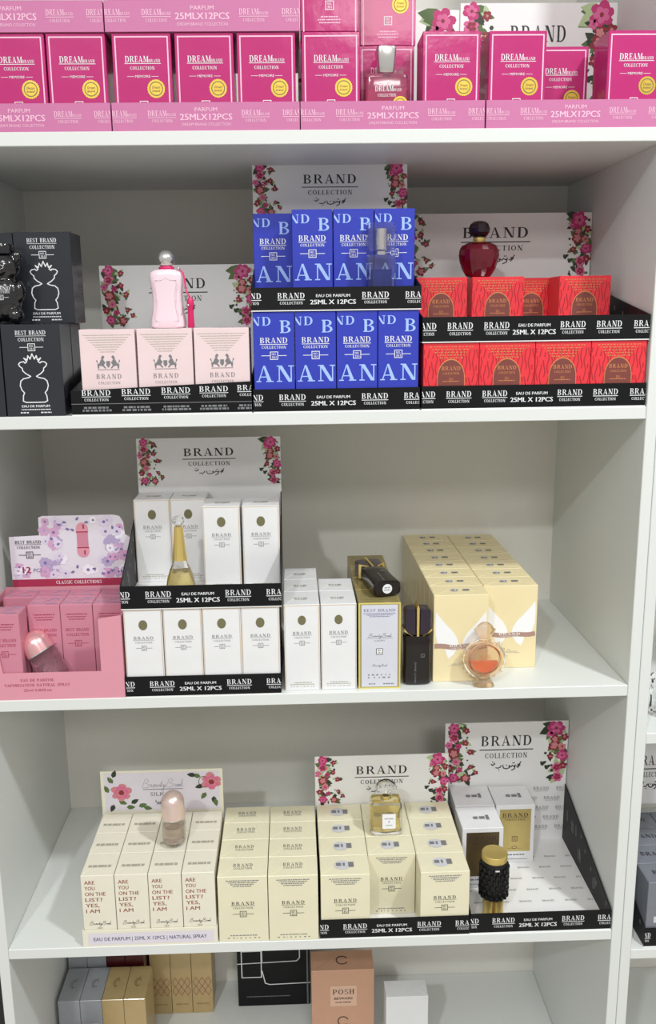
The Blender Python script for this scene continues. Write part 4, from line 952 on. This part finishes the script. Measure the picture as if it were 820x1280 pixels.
# dark red apple bottle
r = thing('perfume_bottle', 'dark red apple-shaped bottle with black ball stopper on the red cartons', 'bottle', (.6225, .1050, zr + CT + .0752 + .0006))
g = G(); g.lathe([(.0130, .0110, 0), (.0155, .0125, .001), (.0205, .0165, .009), (.0240, .0190, .019), (.0252, .0198, .0265), (.0246, .0195, .0330), (.0215, .0170, .0385), (.0150, .0120, .0415), (.0085, .0080, .0420)], m_wine, 20); b = g.build('glass_body', r, smooth=True, angle=12)
g = G(); g.lathe([(.0072, .0072, .0420), (.0076, .0076, .0425), (.0076, .0076, .0475), (.0070, .0070, .0480)], m_goldmetal, 24); g.build('collar', r, smooth=True)
g = G(); g.lathe([(.0070, .0070, .0480), (.0100, .0095, .0500), (.0128, .0120, .0540), (.0134, .0125, .0590), (.0115, .0110, .0640), (.0075, .0072, .0670), (.002, .002, .0680)], m_plum, 10); g.build('stopper', r)

# leaning capsule bottle in the pink display box
def capsule(r, rad, hb, hc, mc, mb, ml, nm='dome_cap'):
    g = G(); g.lathe([(rad * .35, rad * .35, 0), (rad * .72, rad * .72, rad * .14), (rad * .93, rad * .93, rad * .42), (rad, rad, rad * .80), (rad, rad, hb)], mb, 32); b = g.build('glass_body', r, smooth=True)
    g = G(); g.lathe([(rad * .4, rad * .4, .004), (rad * .78, rad * .78, .007), (rad * .82, rad * .82, hb * .45), (rad * .82, rad * .82, hb * .7)], ml, 28); g.build('liquid', b, smooth=True)
    g = G(); g.lathe([(rad * 1.01, rad * 1.01, hb), (rad * 1.01, rad * 1.01, hb + .0015)], m_silver, 32); g.build('collar', r, smooth=True)
    g = G(); g.lathe([(rad, rad, hb + .0015), (rad, rad, hb + hc - rad)] + dome(rad, hb + hc - rad, rad, 10)[1:], mc, 32); g.build(nm, r, smooth=True)
r = thing('perfume_bottle', 'pink capsule bottle leaning inside the cut-out of the pink display box', 'bottle', (.0860, .0185, Z3 + CT + .0092))
capsule(r, .0178, .0440, .0290, m_pinkmetal, m_glass, m_rosel)
r.rotation_euler = (math.radians(-8), math.radians(-31), 0); r.location = (.0895, .0190, .4885)
# standing capsule bottle
r = thing('perfume_bottle', 'rose-silver domed capsule bottle standing on the ivory cartons', 'bottle', (.2140, .0630, Z4 + CT + .1025 + .0006))
capsule(r, .0158, .0420, .0360, m_rosegold, m_smoke, m_smoke)

# gold-necked bottle
r = thing('perfume_bottle', 'teardrop bottle with long gold neck and clear stopper among white cartons', 'bottle', (.2440, .0300, zw + CT + .0001))
g = G(); g.lathe([(.0120, .0110, 0), (.0165, .0150, .002), (.0185, .0165, .010), (.0182, .0162, .018), (.0160, .0145, .030), (.0125, .0115, .040), (.0092, .0088, .0470), (.0085, .0085, .0530)], m_glass, 32); b = g.build('glass_body', r, smooth=True)
g = G(); g.lathe([(.0110, .0100, .003), (.0160, .0140, .009), (.0162, .0142, .018), (.0145, .0130, .028), (.0118, .0108, .0370)], m_honey, 28); g.build('liquid', b, smooth=True)
g = G()
prof = [(.0094, .0094, .0520)] + [(.0094 - .0042 * (k / 10) ** .8, .0094 - .0042 * (k / 10) ** .8, .0520 + .0042 * k) for k in range(11)]
g.lathe(prof, m_goldmetal, 14); nk = g.build('gold_neck', r)
g = G(); g.lathe(ball(.0075, .1010, 8, .85), m_glass, 14); g.build('stopper', r)

# dark faceted bottles
def darkbottle(r):
    g = G(); g.lathe([(.0150, .0085, 0), (.0178, .0098, .002), (.0180, .0100, .010), (.0170, .0096, .030), (.0172, .0097, .050), (.0176, .0098, .0620), (.0160, .0090, .0650)], m_brownglass, 16, 4); b = g.build('glass_body', r, smooth=True, angle=25)
    g = G(); g.flat(fit(sans('BEAUTY BRAND'), .0, .0, .0022, .028), (-.002, -.0107, .018), V3, -X3, m_inkd); no_box(.006, .040, .0045, g, Vector((0, -.0106, 0)), X3, V3, m_inkd, False); g.build('lettering', b)
    for s in (-1, 1):
        g = G(); g.prism([(s * .0020, -.0090, .0650), (s * .0135, -.0090, .0680), (s * .0168, -.0085, .0740), (s * .0170, -.0080, .0960), (s * .0140, -.0080, .1000), (s * .0024, -.0085, .1010)], (0, .0165, 0), m_purple); g.build('cap_half', r, bevel=.0012)
        g = G(); g.prism([(s * .0060, -.0102, .0650), (s * .0175, -.0100, .0720), (s * .0172, -.0100, .0755), (s * .0120, -.0102, .0690)], (0, .0190, 0), m_goldmetal); g.build('gold_trim', r)
    g = G(); g.prism([(-.0014, -.0098, .0650), (.0014, -.0098, .0650), (.0016, -.0098, .1020), (0, -.0098, .1065), (-.0016, -.0098, .1020)], (0, .0185, 0), m_goldmetal); g.build('gold_fin', r)
    g = G(); g.flat([disc(0, 0, .0062, n=20)], (0, 0, -.0003), X3, -Y3, m_inkw); g.flat(dashes(0, .001, .007, .0012, 2) + dashes(0, -.002, .008, .0012, 3), (0, 0, -.0005), X3, -Y3, m_inkg); g.build('base_sticker', b)
r = thing('perfume_bottle', 'dark brown bottle with purple and gold cap standing left of the cream cartons', 'bottle', (.5372, .0235, Z3 + .0006)); darkbottle(r)
r = thing('perfume_bottle', 'dark faceted bottle lying on the gold cartons, round white sticker facing out', 'bottle'); darkbottle(r)
r.rotation_euler = (math.radians(-90), 0, math.radians(10)); r.location = (.5000, .0260, Z3 + .1128 + .0117); 

# peach glass ring bottle
r = thing('perfume_bottle', 'peach glass ring-shaped bottle with amber perfume before the cream cartons', 'bottle', (.6198, .0095, Z3 + .0002))
def torus(g, cx, cz, Rm, rm, ky, m, n=40, k=10):
    i0 = len(g.v); mi = g._m(m)
    for i in range(n):
        a = 2 * math.pi * i / n
        for j in range(k):
            b_ = 2 * math.pi * j / k; rr = Rm + rm * math.cos(b_)
            g.v.append((cx + rr * math.cos(a), ky * rm * math.sin(b_), cz + rr * math.sin(a)))
    for i in range(n):
        for j in range(k):
            g.f.append((i0 + i * k + j, i0 + ((i + 1) % n) * k + j, i0 + ((i + 1) % n) * k + (j + 1) % k, i0 + i * k + (j + 1) % k)); g.mi.append(mi)
cz = .0355
g = G(); torus(g, 0, cz, .0225, .0042, 1.5, m_peach); ringo = g.build('outer_ring', r, smooth=True)
g = G()
for k in range(14):
    a = math.radians(-60 + k * 22 if k < 6 else 130 + (k - 6) * 15)
    g.lathe(ball(.0022, cz + .0265 * math.sin(a), 5), m_peach, 6, cx=.0265 * math.cos(a))
g.build('ring_studs', ringo)['kind'] = 'stuff'
g = G()
def discy(g, R, z, d, m, a0=0, a1=360, n=32):
    P = [(R * math.cos(math.radians(a0 + (a1 - a0) * i / n)), z + R * math.sin(math.radians(a0 + (a1 - a0) * i / n))) for i in range(n + (0 if a1 - a0 == 360 else 1))]
    g.prism([(x, -d, q) for x, q in P], (0, 2 * d, 0), m)
discy(g, .0185, cz, .0050, m_peach); b = g.build('glass_body', r)
g = G(); discy(g, .0165, cz, .0036, m_amber, 190, 350); g.build('liquid', b)
g = G(); g.flat(fit(serif('BRAND', .14), 0, cz + .004, .0028, .014) + fit(serif('COLLECTION', .1), 0, cz + .0015, .0017, .015), (0, -.0053, 0), X3, V3, m_goldink); g.build('lettering', b)
g = G(); g.lathe([(.0125, .0070, 0), (.0135, .0075, .0012), (.0115, .0068, .0050), (.0080, .0055, .0085), (.0080, .0050, .0140)], m_peach, 24, 3); g.build('foot', r, smooth=True)
g = G(); g.lathe([(.0080, .0055, .0590), (.0075, .0055, .0630), (.0090, .0060, .0680), (.0125, .0070, .0720), (.0135, .0072, .0745), (.0110, .0065, .0770), (.0090, .0058, .0800), (.0050, .0040, .0830), (.0012, .0012, .0840)], m_peach, 20); g.build('crown_cap', r, smooth=True)

# square glass bottle
r = thing('perfume_bottle', 'square clear glass bottle with white label and round stopper on cream cartons', 'bottle', (.5070, .0900, Z4 + CT + .0925 + .0006))
g = G(); g.lathe([(.0195, .0095, 0), (.0222, .0118, .003), (.0222, .0118, .0470), (.0200, .0105, .0510), (.0100, .0080, .0525)], m_glass, 32, 8); b = g.build('glass_body', r, smooth=True)
g = G(); g.lathe([(.0190, .0090, .006), (.0190, .0090, .0360)], m_honey, 32, 8); g.build('liquid', b)
g = G(); g.box(-.0060, .0125, -.0124, -.0120, .0120, .0345, m_wing); lb = g.build('label', b)
g = G(); g.flat(fit(sans('BEAUTY BRAND'), .00325, .0265, .0022, .012) + fit(sans('5'), .00325, .0215, .0028, .002) + fit(sans('PARFUM'), .00325, .0165, .0016, .009), (0, -.0126, 0), X3, V3, m_inkbl); g.build('lettering', lb)
g = G(); g.lathe([(.0078, .0070, .0525), (.0078, .0070, .0575)], m_goldmetal, 24); g.build('collar', r, smooth=True)
g = G(); g.lathe([(.0070, .0060, .0575)] + ball(.0145, .0680, 12, .85, -50, 88, .6), m_glass, 12); g.build('stopper', r)

# black and gold bottle
r = thing('perfume_bottle', 'black textured bottle with gold lid and gold feet in the nearly empty tray', 'bottle', (.6480, .0335, Z4 + CT + .0004))
for s in (-1, 1):
    g = G(); g.lathe([(.0062, .0075, 0), (.0070, .0085, .001), (.0064, .0075, .012), (.0078, .0095, .0280), (.0080, .0095, .0330)], m_goldmetal, 20, cx=s * .0072)
    g.build('gold_foot', r, smooth=True)
g = G(); g.lathe([(.0120, .0105, .0290), (.0165, .0140, .0310), (.0185, .0155, .0380), (.0190, .0158, .0480), (.0182, .0152, .0620), (.0170, .0145, .0720), (.0172, .0150, .0820), (.0160, .0140, .0860)], m_knit, 28); b = g.build('bottle_body', r, smooth=True)
g = G(); rn = random.Random(2)
for i in range(6):
    for j in range(16):
        a = math.pi * 2 * (j + .5 * (i % 2)) / 16; z = .036 + .0080 * i; rr = (.0188, .0157)
        g.lathe([(.0020, .0020, z - .0032), (.0026, .0026, z), (.0020, .0020, z + .0032)], m_knit, 6, cx=rr[0] * .97 * math.cos(a), cy=rr[1] * .97 * math.sin(a))
g.build('quilted_studs', b)['kind'] = 'stuff'
g = G(); g.box(-.0030, .0030, -.0172, -.0150, .0780, .0800, m_silver); g.build('badge', b, bevel=.0004)
g = G(); g.lathe([(.0160, .0150, .0860), (.0172, .0160, .0872), (.0172, .0160, .0950), (.0165, .0152, .0962), (.0150, .0138, .0965)], m_goldmetal, 32); g.build('lid', r, smooth=True)

# glass bottle in the neighbouring unit
r = thing('perfume_bottle', 'clear crystal bottle on the upper shelf of the neighbouring unit, right edge', 'bottle', (.8750, .0500, ZR1 + .0004))
g = G(); g.lathe([(.0200, .0130, 0), (.0230, .0150, .003), (.0260, .0165, .020), (.0230, .0150, .040), (.0255, .0160, .052), (.0150, .0110, .0600)], m_glass, 10); g.build('glass_body', r)
g = G(); g.lathe([(.0070, .0070, .0600), (.0070, .0070, .0650)], m_silver, 18); g.build('collar', r, smooth=True)
g = G(); g.lathe(ball(.0130, .0760, 8, .9), m_glass, 10); g.build('stopper', r)
